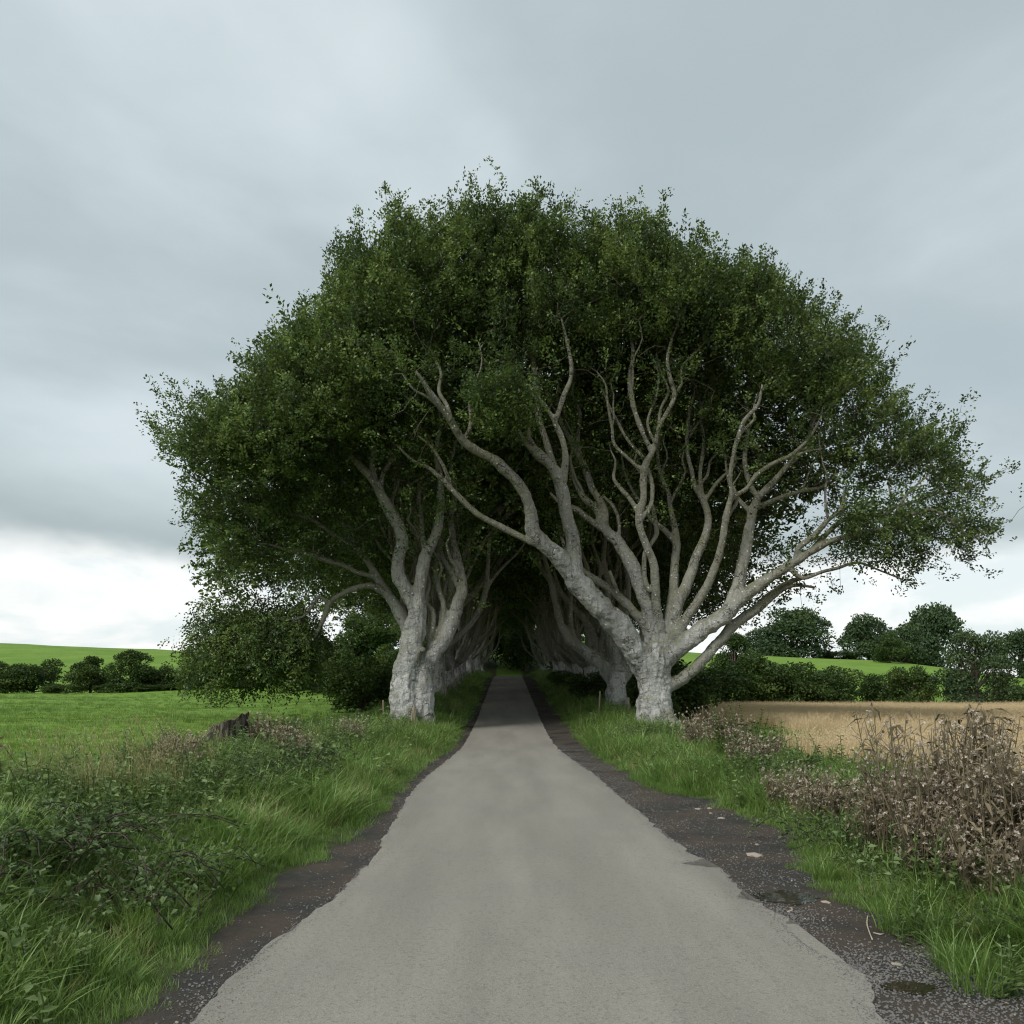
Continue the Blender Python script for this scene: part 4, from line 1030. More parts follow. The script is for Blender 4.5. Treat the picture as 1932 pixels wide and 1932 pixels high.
# ------------------------------------------------------------------ hedges and far trees
def leafy_tree(seed, name, wd, hg, n, leaf, mat, trunk=0.12, low=0.0, lumps=18, top=1.0, flat=False):
    """rounded crown of leaf clumps on a short trunk with limbs; wd and hg in metres"""
    global rng
    keep = rng; rng = np.random.default_rng(seed)
    root = empty(name)
    mb = MB()
    th = hg * trunk
    add_tube(mb, catmull(np.array([[0, 0, -0.4, 0.05 * wd], [0, 0, 0.2, 0.035 * wd], [0.02 * wd, 0, th + 0.2 * hg, 0.028 * wd], [0, 0.02 * wd, hg * 0.7, 0.012 * wd]]), 0.4), 8)
    cs, rs = [], []
    for i in range(lumps):
        a = rng.uniform(0, 6.283); zz = rng.uniform(0.0, 1.0) ** 0.9
        prof = math.sqrt(max(0.02, 1 - (abs(zz - 0.36) / 0.66) ** 2.0)) if not flat else 1.0
        rad = wd * 0.5 * prof * rng.uniform(0.35, 0.8)
        z = th + low * hg + zz * (hg - th) * 0.88
        r = wd * rng.uniform(0.13, 0.23) * (0.75 + 0.25 * prof)
        cs.append((rad * math.cos(a), rad * math.sin(a), max(z, r * 0.6))); rs.append(r)
        add_tube(mb, catmull(np.array([[0, 0, max(0.2, z * 0.45), 0.014 * wd], [cs[-1][0] * 0.5, cs[-1][1] * 0.5, z * 0.75, 0.01 * wd], [*cs[-1], 0.004 * wd]]), 0.6), 5)
    part('trunk', mb.mesh('trunk', True), M['dark_bark'], root)
    cs = np.array(cs); rs = np.array(rs)
    pick = rng.choice(lumps, n, p=rs ** 2 / np.sum(rs ** 2))
    d = randdir(n); d[:, 2] = np.abs(d[:, 2]) * np.where(rng.random(n) < 0.78, 1, -1)
    rad = rs[pick] * (rng.uniform(0.45, 1.12, n) ** 0.6)
    ragged = np.array([mnoise.noise(Vector(x)) for x in (d * 2.2 + cs[pick])])
    rad = rad * (1 + 0.3 * ragged)
    p = cs[pick] + d * rad[:, None] * np.array([1, 1, 0.82])
    p[:, 2] = np.maximum(p[:, 2], 0.05)
    ax = unit(d * 0.5 + randdir(n) * 0.8 + np.array([0, 0, -0.1])); nr = unit(d + randdir(n) * 0.7)
    ln = leaf * rng.uniform(0.6, 1.3, n)
    v, q_ = leaves(p, ax, nr, ln, ln * 0.66)
    tint = np.clip(rng.normal(0.45, 0.14, n) + (rng.normal(0, 0.12, lumps))[pick], 0, 1)
    part('crown', mesh_from('crown', v, q_, False, tint), mat, root, kind='stuff')
    rng = keep
    return root

KIND = {
 'hawthorn': [leafy_tree(41, 'hawthorn_bush', 5.0, 4.2, 9000, 0.22, M['hedge_leaf'], 0.02, 0.0, 22, flat=True), leafy_tree(42, 'hawthorn_bush', 5.0, 4.0, 9000, 0.22, M['hedge_leaf'], 0.02, 0.0, 22, flat=True)],
 'hedge': [leafy_tree(51, 'hedgerow_tree', 8.0, 8.5, 10000, 0.34, M['hedge_leaf'], 0.04, 0.0, 22), leafy_tree(52, 'hedgerow_tree', 8.0, 8.0, 10000, 0.34, M['hedge_leaf'], 0.02, 0.0, 22)],
 'ridge': [leafy_tree(61, 'ridge_tree', 12.0, 11.0, 10000, 0.5, M['ridge_leaf'], 0.02, 0.0, 24), leafy_tree(62, 'ridge_tree', 12.0, 11.0, 10000, 0.5, M['ridge_leaf'], 0.02, 0.0, 22)],
 'round': [leafy_tree(71, 'round_tree', 7.2, 7.6, 16000, 0.22, M['ridge_leaf'], 0.03, 0.0, 30)],
}
used = set()
def put(kind, i, px, py_top, py_base, Y, wpx, label, group, rz=None, sink=0.0):
    src = KIND[kind][i % len(KIND[kind])]
    base = {'hawthorn': (5.0, 4.2), 'hedge': (8.0, 8.5), 'ridge': (12.0, 11.0), 'round': (7.2, 7.6)}[kind]
    o = src if src.name not in used else copy_tree(src)
    used.add(src.name)
    x = (px - VX) * Y / FPX; z = Hs(x, Y)
    top = EYE - (py_top - HY) * Y / FPX
    if kind in ('ridge', 'hedge'): sink = sink + 0.13 * max(1.0, top - z)
    hgt = max(1.0, top - z + sink); wd = wpx * Y / FPX
    o.location = (x, Y, z - sink); o.rotation_euler = (0, 0, rng.uniform(0, 6.28) if rz is None else rz)
    o.scale = (wd / base[0], wd / base[0], hgt / base[1])
    tag(o, label, 'bush' if kind == 'hawthorn' else 'tree', group)
    return o
G1 = 'hawthorns in the hedge beyond the wheat'
for i, (px, top, wpx, lab) in enumerate([
    (1300, 1262, 110, 'dark hawthorn bush just right of the great beech trunk, behind the verge'),
    (1365, 1250, 110, 'dark hawthorn bush under the lowest right-hand limb of the great beech'),
    (1440, 1240, 115, 'tallest hawthorn in the hedge behind the wheat, left of the ridge gap'),
    (1512, 1252, 95, 'hawthorn in the middle of the hedge between wheat and green hill'),
    (1575, 1262, 95, 'hawthorn at the end of the long hedge, beside the narrow grassy gap'),
    (1668, 1262, 75, 'hawthorn standing right after the grassy gap in the hedge'),
    (1722, 1262, 70, 'hawthorn at the foot of the round willowy tree, on its left side'),
    (1915, 1285, 80, 'low hawthorn at the right edge of the picture beyond the wheat')]):
    put('hawthorn', i, px, top, 1325, 76.0 + (i % 3) * 1.2, wpx * 1.12, lab, G1)
G2 = 'trees on the ridge to the right'
put('ridge', 0, 1495, 1152, 1240, 205, 150, 'dark spreading tree on the ridge nearest the great beech', G2)
put('ridge', 1, 1440, 1180, 1240, 212, 80, 'thin dark tree at the left end of the ridge, close behind the beech', G2)
put('ridge', 1, 1640, 1160, 1245, 200, 115, 'broad mid-green tree left of the domed tree on the ridge', G2)
put('ridge', 0, 1758, 1146, 1260, 196, 125, 'tall dome-shaped dark tree on the ridge', G2)
put('ridge', 1, 1700, 1178, 1262, 190, 90, 'dark tree wedged between the broad and the domed trees on the ridge', G2)
put('hedge', 0, 1680, 1195, 1262, 170, 62, 'small light green tree in front of the ridge trees', G2)
put('ridge', 0, 1925, 1192, 1290, 140, 110, 'dark tree at the far right edge behind the round tree', G2)
put('hedge', 1, 1385, 1185, 1260, 120, 90, 'black-green tree seen between the low limbs of the great beech', G2)
put('round', 0, 1840, 1180, 1322, 73, 135, 'rounded soft green tree standing at the far edge of the wheat', 'trees on the ridge to the right')
for px, lab in ((1558, 'low scrub at the foot of the ridge slope left of the gap of sky'), (1600, 'small scrub bush filling the skyline gap on the ridge')):
    put('hawthorn', 0, px, 1228, 1245, 208, 60, lab, 'scrub along the ridge')
G3 = 'trees in the hedge across the left pasture'
for i, (px, top, wpx, kind, lab) in enumerate([
    (12, 1252, 90, 'hawthorn', 'bush cut by the left edge of the picture in the pasture hedge'),
    (62, 1245, 85, 'hawthorn', 'rounded bush second from the left in the pasture hedge'),
    (170, 1238, 82, 'hedge', 'broad dark tree left of the taller one in the pasture hedge'),
    (248, 1220, 92, 'hedge', 'tallest tree of the pasture hedge, open at its foot'),
    (302, 1258, 60, 'hawthorn', 'small open bush right of the tallest hedge tree'),
    (345, 1262, 75, 'hawthorn', 'low bush at the left rim of the drooping beech bough'),
    (420, 1240, 130, 'hedge', 'dark tree behind the drooping beech bough'),
    (520, 1235, 120, 'hedge', 'dark tree behind the right half of the drooping bough')]):
    put(kind, i, px, top, 1310, 134 + (i % 3) * 1.5, wpx * 1.1, lab, G3)
for i, px in enumerate((120, 215, 285, 330, 385, 460)):
    put('hawthorn', i, px, 1291, 1310, 133 + (i % 2), 75, ['low hedge bush between the second bush and the broad dark tree', 'low hedge bush between the broad and the tallest hedge trees', 'low hedge bush right of the tallest hedge tree', 'low hedge bush left of the drooping beech bough', 'low hedge bush under the left tip of the drooping bough', 'low hedge bush under the middle of the drooping bough'][i], 'low bushes of the pasture hedge')
G4 = 'bushes on the wooded slope behind the left row'
for i, (px, top, wpx, Y, kind) in enumerate([(600, 1200, 100, 118, 'hedge'), (660, 1150, 110, 150, 'hedge'), (715, 1140, 120, 155, 'hedge'), (690, 1252, 105, 72, 'hawthorn'), (735, 1215, 90, 100, 'hedge'), (640, 1215, 90, 128, 'hedge'), (800, 1180, 110, 130, 'hedge'), (570, 1225, 90, 125, 'hedge')]):
    put(kind, i, px, top, 1300, Y, wpx, ['leafy bush left on the slope behind the left beeches', 'high tree at the top of the slope behind the left beeches', 'highest bush on the slope just left of the left beech trunk', 'sunlit round bush beside the left beech trunk', 'mid-green bush behind the left beech trunk', 'dull green bush halfway up the slope', 'dark tree on the slope seen between the left beech stems', 'dark bush at the foot of the slope behind the bough tip'][i], G4)
G6 = 'shrubs between the trunks of the avenue'
for i, (x, Y, hh, lab) in enumerate([(4.6, 43.5, 1.5, 'dark glossy shrub at the foot of the second trunk on the right'), (6.9, 43.0, 2.4, 'shrub added on the field side to block light, behind the leaning second beech'), (6.8, 50.5, 2.6, 'shrub added on the field side to block light between the next right-hand trunks'), (7.0, 58.0, 2.8, 'shrub added to block light farther along the field side of the right row'),  # right field-side shrubs added to block light between the trunks
        (7.2, 67.0, 3.0, 'shrub added to block light deep in the right row, field side'), (7.2, 78.0, 3.2, 'shrub added to block light at the far end of the right row'), (-6.2, 50.0, 2.2, 'dark shrub on the pasture side of the left row'), (-6.4, 59.0, 2.6, 'dark shrub deeper along the pasture side of the left row'), (-6.5, 70.0, 3.0, 'dark shrub near the far end of the left row'), (4.7, 56.5, 1.3, 'small dark shrub beside the lane under the right row')]):
    o = copy_tree(KIND['hawthorn'][i % 2]); o.location = (x, Y, Hs(x, Y) - 0.1); o.scale = (0.62, 0.75, hh / 4.2); o.rotation_euler = (0, 0, i * 0.9)
    tag(o, lab, 'bush', G6)
for i, (x, Y, sw, hh, lab) in enumerate([(9.2, 48.0, 1.1, 3.6, 'tall hedge shrub added to shade the avenue, right side beside the third trunk'), (9.6, 56.0, 1.2, 4.2, 'tall hedge shrub added to shade the avenue, right side, second along'), (9.6, 66.0, 1.4, 4.6, 'tall hedge shrub added to shade the avenue, right side, third along'), (9.4, 78.0, 1.6, 5.0, 'tall hedge shrub added to shade the avenue, right side, fourth along'), (9.0, 92.0, 1.8, 5.5, 'tall hedge shrub added to shade the avenue, right side, farthest along'),  # right-hand hedge row added to keep the avenue dark
        (-8.2, 46.0, 0.9, 3.0, 'leafy bush left of the avenue behind the twin-stemmed beech'), (-8.6, 54.0, 1.0, 3.4, 'leafy bush left of the avenue, a little farther back'), (-9.0, 62.0, 1.1, 3.6, 'tall hedge shrub left of the avenue, nearest of four'), (-9.2, 72.0, 1.3, 4.4, 'tall hedge shrub left of the avenue, second along'), (-9.0, 84.0, 1.5, 5.0, 'tall hedge shrub left of the avenue, third along'), (-8.6, 97.0, 1.7, 5.5, 'tall hedge shrub left of the avenue, farthest of four')]):  # left hedge made denser as well, to cut side light
    o = copy_tree(KIND['hawthorn'][i % 2]); o.location = (x, Y, Hs(x, Y) - 0.2); o.scale = (sw, sw, hh / 4.2); o.rotation_euler = (0, 0, i * 1.7)
    tag(o, lab, 'bush', G6)
G5 = 'trees closing the far end of the lane'
for i, (x, Y, wd_, hh) in enumerate([(-4.5, 129, 9, 9.5), (3.0, 126, 8, 8.0), (8.5, 131, 9, 11.0), (0.0, 134, 10, 13.0), (-10, 133, 10, 12.0)]):
    src = KIND['hedge'][i % 2]; o = copy_tree(src)
    o.location = (x, Y, Hs(x, Y)); o.scale = (wd_ / 8.0, wd_ / 8.0, hh / 8.5); o.rotation_euler = (0, 0, i * 1.3)
    tag(o, ['bright leafy tree left of centre at the dark end of the lane', 'low leafy tree right of centre at the dark end of the lane', 'tall leafy tree on the right at the end of the lane', 'tallest tree closing the view at the end of the lane', 'leafy tree on the left beyond the end of the lane'][i], 'tree', G5)

# ------------------------------------------------------------------ grass, wheat and gravel, scattered as stuff
PRO = bpy.data.collections.new('scatter_sources')
def tuft(name, nb, h, spread, lean, wd, bend, mat, seg=3, wind=(0.25, 0.05), seed=1, plume=False):
    rg = np.random.default_rng(seed)
    a = rg.uniform(0, 6.283, nb); r = spread * np.sqrt(rg.random(nb))
    base = np.stack([r * np.cos(a), r * np.sin(a), np.full(nb, -0.02)], -1)
    a2 = a + rg.normal(0, 0.8, nb)
    dirh = np.stack([np.cos(a2), np.sin(a2), np.zeros(nb)], -1) * lean * rg.uniform(0.3, 1.3, (nb, 1)) + np.array([wind[0], wind[1], 0]) * rg.uniform(0.3, 1.2, (nb, 1))
    L = h * rg.uniform(0.45, 1.1, nb); sidev = unit(np.cross(dirh + 1e-4, np.array([0, 0, 1.0])) + rg.normal(0, 0.3, (nb, 3)) * np.array([1, 1, 0]))
    V = []
    for s in range(seg + 1):
        t = s / seg
        p = base + np.array([0, 0, 1.0]) * (L * (t - bend * 0.42 * t * t * np.linalg.norm(dirh, axis=1)))[:, None] + dirh * (L * (t * 0.35 + bend * t * t))[:, None]
        wv = wd * (1 - t ** 2 * 0.9) * 0.5
        if s < seg: V += [p + sidev * wv, p - sidev * wv]
        else: V += [p]
    V = np.stack(V, 1); n = V.shape[1]; v = V.reshape(-1, 3)
    k2 = (np.arange(nb) * n)[:, None]
    qs = np.concatenate([k2 + np.array([[2 * s, 2 * s + 1, 2 * s + 3, 2 * s + 2]]) for s in range(seg - 1)], 0)
    ts = k2 + np.array([[2 * seg - 2, 2 * seg - 1, 2 * seg]])
    tint = np.clip(rg.normal(0.5, 0.2, nb), 0, 1)
    mb = MB(); mb.add(v, qs, np.tile(tint, seg - 1))
    mb.f[3].append(ts.astype(np.int32)); mb.t[3].append(tint.astype(np.float32))
    if plume:
        tip = V[:, -1]; m_ = rg.random(nb) < plume; tip = tip[m_]; ax = unit(dirh[m_] + np.array([0, 0, 0.6]))
        K = 8; n_ = len(tip)
        pp = tip[:, None] - ax[:, None] * (rg.random((n_, K)) * 0.16 * h)[..., None] + rg.normal(size=(n_, K, 3)) * 0.006
        v2, q2 = leaves(pp.reshape(-1, 3), unit(np.repeat(ax, K, 0) + rg.normal(size=(n_ * K, 3)) * 0.45), randdir(n_ * K), np.full(n_ * K, 0.035 * h + 0.015), np.full(n_ * K, 0.008))
        mb.add(v2, q2, np.clip(rg.normal(0.75, 0.12, n_ * K), 0, 1))
    o = bpy.data.objects.new(name, mb.mesh(name)); o.data.materials.append(mat)
    return o

def scatter(name, protos_, pts, rot, scl, var, kind='stuff', parent=None, **kw):
    coll = bpy.data.collections.new(name + '_sources')
    for i, o in enumerate(protos_):
        o.name = '%s_source.%03d' % (name, i); coll.objects.link(o)
    me = bpy.data.meshes.new(name); me.vertices.add(len(pts)); me.vertices.foreach_set('co', np.asarray(pts, dtype=np.float32).ravel())
    a = me.attributes.new('rot', 'FLOAT_VECTOR', 'POINT'); a.data.foreach_set('vector', np.asarray(rot, dtype=np.float32).ravel())
    a = me.attributes.new('scl', 'FLOAT', 'POINT'); a.data.foreach_set('value', np.asarray(scl, dtype=np.float32))
    a = me.attributes.new('var', 'INT', 'POINT'); a.data.foreach_set('value', np.asarray(var, dtype=np.int32))
    ob = bpy.data.objects.new(name, me); COL.objects.link(ob)
    if parent: ob.parent = parent
    ng = bpy.data.node_groups.new(name, 'GeometryNodeTree')
    ng.interface.new_socket('Geometry', in_out='INPUT', socket_type='NodeSocketGeometry')
    ng.interface.new_socket('Geometry', in_out='OUTPUT', socket_type='NodeSocketGeometry')
    N, Lk = ng.nodes, ng.links
    gi = N.new('NodeGroupInput'); go = N.new('NodeGroupOutput')
    ci = N.new('GeometryNodeCollectionInfo'); ci.inputs['Collection'].default_value = coll
    ci.inputs['Separate Children'].default_value = True; ci.inputs['Reset Children'].default_value = True
    ip = N.new('GeometryNodeInstanceOnPoints'); ip.inputs['Pick Instance'].default_value = True
    def na(nm, dt):
        x = N.new('GeometryNodeInputNamedAttribute'); x.data_type = dt; x.inputs['Name'].default_value = nm; return x.outputs[0]
    e2r = N.new('FunctionNodeEulerToRotation')
    Lk.new(na('rot', 'FLOAT_VECTOR'), e2r.inputs[0])
    Lk.new(gi.outputs[0], ip.inputs['Points']); Lk.new(ci.outputs[0], ip.inputs['Instance'])
    Lk.new(e2r.outputs[0], ip.inputs['Rotation']); Lk.new(na('scl', 'FLOAT'), ip.inputs['Scale']); Lk.new(na('var', 'INT'), ip.inputs['Instance Index'])
    Lk.new(ip.outputs[0], go.inputs[0])
    md = ob.modifiers.new('scatter', 'NODES'); md.node_group = ng
    return tag(ob, kind=kind, **kw)

def cells(x0, x1, y0, y1, step):
    gx, gy = np.meshgrid(np.arange(x0, x1, step), np.arange(y0, y1, step))
    gx = gx.ravel() + rng.uniform(-0.5, 0.5, gx.size) * step; gy = gy.ravel() + rng.uniform(-0.5, 0.5, gy.size) * step
    return gx, gy
def in_view(x, y, pad=1.2):
    return (y > 1.0) & (x > -0.63 * y - pad) & (x < 0.64 * y + pad)

verge = [tuft('t', 46, 0.27, 0.13, 0.75, 0.008, 0.7, M['grass_blade'], 3, (0.10, -0.10), 1),
         tuft('t', 52, 0.21, 0.15, 0.65, 0.007, 0.6, M['grass_blade'], 3, (0.12, -0.05), 2),
         tuft('t', 44, 0.38, 0.13, 0.85, 0.011, 0.85, M['grass_blade'], 4, (0.12, -0.12), 3),
         tuft('t', 60, 0.15, 0.16, 0.6, 0.006, 0.5, M['grass_blade'], 3, (0.08, 0.0), 4),
         tuft('t', 30, 0.34, 0.14, 0.6, 0.006, 0.7, M['pale_grass'], 3, (0.2, -0.1), 5)]
def herb(seed, hgt, nst, leafsz, mat):
    rg = np.random.default_rng(seed); mb = MB()
    for i in range(nst):
        h = hgt * rg.uniform(0.5, 1.1); b = np.array([rg.normal(0, 0.12), rg.normal(0, 0.12), -0.03]); tp = b + np.array([rg.normal(0, 0.3) * h, rg.normal(0, 0.3) * h, h])
        add_tube(mb, catmull(np.array([[*b, 0.004], [*((b + tp) / 2 + rg.normal(0, 0.02, 3)), 0.003], [*tp, 0.002]]), 0.1), 3, 0.3, cap=False)
        nl = max(6, int(h / 0.028)); t = np.linspace(0.15, 1, nl)[:, None]; pp = b + (tp - b) * t; an = np.arange(nl) * 2.4 + rg.normal(0, 0.4, nl)
        d_ = unit(np.stack([np.cos(an), np.sin(an), rg.uniform(0.0, 0.7, nl)], -1)); ln = leafsz * rg.uniform(0.6, 1.3, nl)
        v, f = leaves6(pp, d_, np.tile([0, 0, 1.0], (nl, 1)) + rg.normal(0, 0.35, (nl, 3)), ln, ln * 0.5); mb.add(v, f, np.repeat(np.clip(rg.normal(0.5, 0.2, nl), 0, 1), 4))
    o = bpy.data.objects.new('herb', mb.mesh('herb')); o.data.materials.append(mat); return o
PT, SCL, VAR = [], [], []
for (y0, y1, st, sc) in ((2.5, 9, 0.10, 0.78), (9, 16, 0.15, 1.1), (16, 28, 0.24, 1.25), (28, 50, 0.36, 1.3), (50, 112, 0.6, 1.5)):
    gx, gy = cells(-10, 12, y0, y1, st)
    tl, tr = x_grass_l(gy) - gx, gx - x_grass_r(gy)
    wob = 0.22 * np.array([mnoise.noise((a * 2.3, b * 2.3, 3.0)) for a, b in zip(gx, gy)])
    t = np.maximum(tl, tr) + wob
    ok = (t > 0.0) & (t < np.where(tl > 0, 5.0, 3.0 + 5.2 * sstep(gy, 14, 27))) & in_view(gx, gy)
    gx, gy, t, tl = gx[ok], gy[ok], t[ok], tl[ok]
    ed_ = sstep(t, 0.0, 0.7)
    lush = np.array([mnoise.noise((a * 0.9, b * 0.9, 7.0)) for a, b in zip(gx, gy)])
    s = sc * (0.62 + 0.38 * ed_) * (1 + 0.4 * lush) * rng.uniform(0.75, 1.25, len(gx))
    s = np.where((tl > 3.2), s * 0.7, s)
    vv = np.where(lush + rng.normal(0, 0.25, len(gx)) > 0.15, 2, rng.choice([0, 1, 3, 0, 1, 4], len(gx), p=[.22, .22, .18, .1, .12, .16]))
    vv = np.where(ed_ < 0.4, rng.choice([1, 3], len(gx)), vv)
    PT.append(np.stack([gx, gy, H(gx, gy)], -1)); SCL.append(s); VAR.append(vv)
PT = np.vstack(PT); SCL = np.concatenate(SCL); VAR = np.concatenate(VAR)
rot = np.stack([rng.normal(0, 0.12, len(PT)), rng.normal(0, 0.12, len(PT)), rng.normal(0, 1.3, len(PT))], -1)
scatter('verge_grass', verge, PT, rot, SCL, VAR)

hb = [herb(141, 0.40, 6, 0.075, M['herb_leaf']), herb(142, 0.30, 7, 0.06, M['herb_leaf']), herb(143, 0.5, 4, 0.06, M['bramble_leaf']), herb(144, 0.34, 5, 0.09, M['bright_leaf'])]
PT, SCL, VAR = [], [], []
for (y0, y1, st, sc) in ((3, 12, 0.17, 1.0), (12, 26, 0.24, 1.1), (26, 60, 0.5, 1.2)):
    gx, gy = cells(-9, 9, y0, y1, st)
    tl, tr = x_grass_l(gy) - gx, gx - x_grass_r(gy)
    wob = np.array([mnoise.noise((a * 0.55, b * 0.4, 13.0)) for a, b in zip(gx, gy)])
    ok = (((tl > 1.25) & (tl < 3.9) & (wob > -0.08)) | ((tr > 0.9) & (tr < 2.9) & (wob > 0.08)) | ((np.maximum(tl, tr) > 0.4) & (np.maximum(tl, tr) < 3.5) & (rng.random(len(gx)) < 0.10))) & in_view(gx, gy)
    ok &= (rng.random(len(gx)) < 0.75)
    gx, gy = gx[ok], gy[ok]
    PT.append(np.stack([gx, gy, H(gx, gy)], -1)); SCL.append(sc * rng.uniform(0.6, 1.25, len(gx))); VAR.append(rng.choice(4, len(gx), p=[.34, .34, .22, .10]))
PT = np.vstack(PT)
scatter('undergrowth', hb, PT, np.stack([rng.normal(0, 0.15, len(PT)), rng.normal(0, 0.15, len(PT)), rng.uniform(0, 6.28, len(PT))], -1), np.concatenate(SCL), np.concatenate(VAR))

pas = [tuft('t', 40, 0.13, 0.2, 0.6, 0.007, 0.4, M['field_tuft'], 2, (0.1, 0), 11), tuft('t', 36, 0.10, 0.22, 0.6, 0.008, 0.4, M['field_tuft'], 2, (0.1, 0), 12),
       tuft('t', 40, 0.26, 0.14, 0.5, 0.008, 0.5, M['grass_blade'], 2, (0.2, 0), 13)]
PT, SCL, VAR = [], [], []
for (y0, y1, st, sc) in ((8, 22, 0.26, 1.0), (22, 45, 0.5, 1.3), (45, 90, 1.0, 1.6), (90, 136, 1.7, 1.9)):
    gx, gy = cells(-95, 0, y0, y1, st)
    ok = (x_grass_l(gy) - gx > 3.4) & in_view(gx, gy)
    gx, gy = gx[ok], gy[ok]
    cl = np.array([mnoise.noise((a * 0.35, b * 0.5, 1.0)) for a, b in zip(gx, gy)])
    PT.append(np.stack([gx, gy, H(gx, gy)], -1)); SCL.append(sc * rng.uniform(0.6, 1.3, len(gx))); VAR.append(np.where(cl + rng.normal(0, 0.15, len(gx)) > 0.33, 2, rng.choice([0, 1], len(gx))))
PT = np.vstack(PT)
scatter('pasture_grass', pas, PT, np.stack([np.zeros(len(PT)), np.zeros(len(PT)), rng.uniform(0, 6.28, len(PT))], -1), np.concatenate(SCL), np.concatenate(VAR))

wh = [tuft('t', 46, 0.72, 0.30, 0.16, 0.012, 0.35, M['wheat'], 2, (0.15, 0.0), 21 + i, plume=0.9) for i in range(3)]
PT, SCL, VAR = [], [], []
for (y0, y1, st) in ((7, 30, 0.34), (30, 77, 0.46)):
    gx, gy = cells(4, 52, y0, y1, st)
    tr = gx - x_grass_r(gy)
    ok = (tr > 3.0 + 0.3 * np.sin(gy) + 5.4 * sstep(gy, 14, 27)) & in_view(gx, gy) & ~((gx < 9.5 + 0.02 * gy) & (gy > 36)) & (gy < 76.5)
    gx, gy = gx[ok], gy[ok]
    PT.append(np.stack([gx, gy, H(gx, gy)], -1)); SCL.append(rng.uniform(0.85, 1.15, len(gx)) * (1 if y1 < 40 else 1.12)); VAR.append(rng.integers(0, 3, len(gx)))
PT = np.vstack(PT)
scatter('wheat_field', wh, PT, np.stack([rng.normal(0, 0.08, len(PT)), rng.normal(0.1, 0.08, len(PT)), rng.normal(0, 1.5, len(PT))], -1), np.concatenate(SCL), np.concatenate(VAR))

def stone_mesh(name, seed, mat, fl=0.6):
    rg = np.random.default_rng(seed); bm = bmesh.new(); bmesh.ops.create_icosphere(bm, subdivisions=1, radius=1.0)
    for vtx in bm.verts:
        s = 0.75 + 0.5 * rg.random(); vtx.co = Vector((vtx.co.x * s * 1.2, vtx.co.y * s, vtx.co.z * s * fl))
    me = bpy.data.meshes.new(name); bm.to_mesh(me); bm.free(); me.materials.append(mat)
    return bpy.data.objects.new(name, me)
st_ = [stone_mesh('s', 31, M['stone_chip']), stone_mesh('s', 32, M['stone_chip'], 0.45), stone_mesh('s', 33, M['stone_chip'], 0.7), stone_mesh('s', 34, M['pale_stone'], 0.5)]
PT, SCL, VAR = [], [], []
n = 60000
gy = 3.2 + 22 * rng.random(n) ** 2.2
uu = rng.random(n)
side = rng.random(n) < 0.22
gx = np.where(side, x_grass_l(gy) - 0.1 + uu * (x_road_l(gy) + 0.1 - x_grass_l(gy)), x_road_r(gy) - 0.12 + uu ** 1.2 * (x_grass_r(gy) + 0.2 - x_road_r(gy)))
dn = np.array([mnoise.noise((a * 1.7, b * 1.1, 5.0)) for a, b in zip(gx, gy)])
ok = (dn + rng.normal(0, 0.25, n) > -0.12) & in_view(gx, gy) & ~(side & (rng.random(n) < 0.7)) & (rng.random(n) < np.where(gy > 6.5, 0.4, 1.0))
onroad = (gx > x_road_l(gy)) & (gx < x_road_r(gy))
ok &= ~(onroad & (rng.random(n) < 0.5))
for (pxp, pyp, rx, ry) in ((1484, 1694, 0.25, 0.20), (1718, 1864, 0.145, 0.10)):
    x0, y0 = ground_hit(pxp, pyp); ok &= ((gx - x0) / rx) ** 2 + ((gy - y0) / ry) ** 2 > 0.8
gx, gy, onroad = gx[ok], gy[ok], onroad[ok]
nc_ = 9000; cy_ = 3.2 + 20 * rng.random(nc_) ** 1.8; cs_ = rng.random(nc_) < 0.4
cx_ = np.where(cs_, x_road_l(cy_), x_road_r(cy_)) + rng.normal(0, 0.07, nc_) * (1 + 0.8 * np.sin(cy_ * 3.1))
gx = np.concatenate([gx, cx_]); gy = np.concatenate([gy, cy_]); onroad = np.concatenate([onroad, (cx_ > x_road_l(cy_)) & (cx_ < x_road_r(cy_))])
PT = np.stack([gx, gy, zroad(gy) + np.where(onroad, 0.02, 0.003)], -1)
scatter('gravel', st_, PT, rng.uniform(0, 6.28, (len(PT), 3)) * np.array([0.08, 0.08, 1]), rng.uniform(0.0025, 0.009, len(PT)) * np.where(onroad, 0.5, 1.0), rng.choice([0, 1, 2, 3], len(PT), p=[.35, .33, .30, .02]))

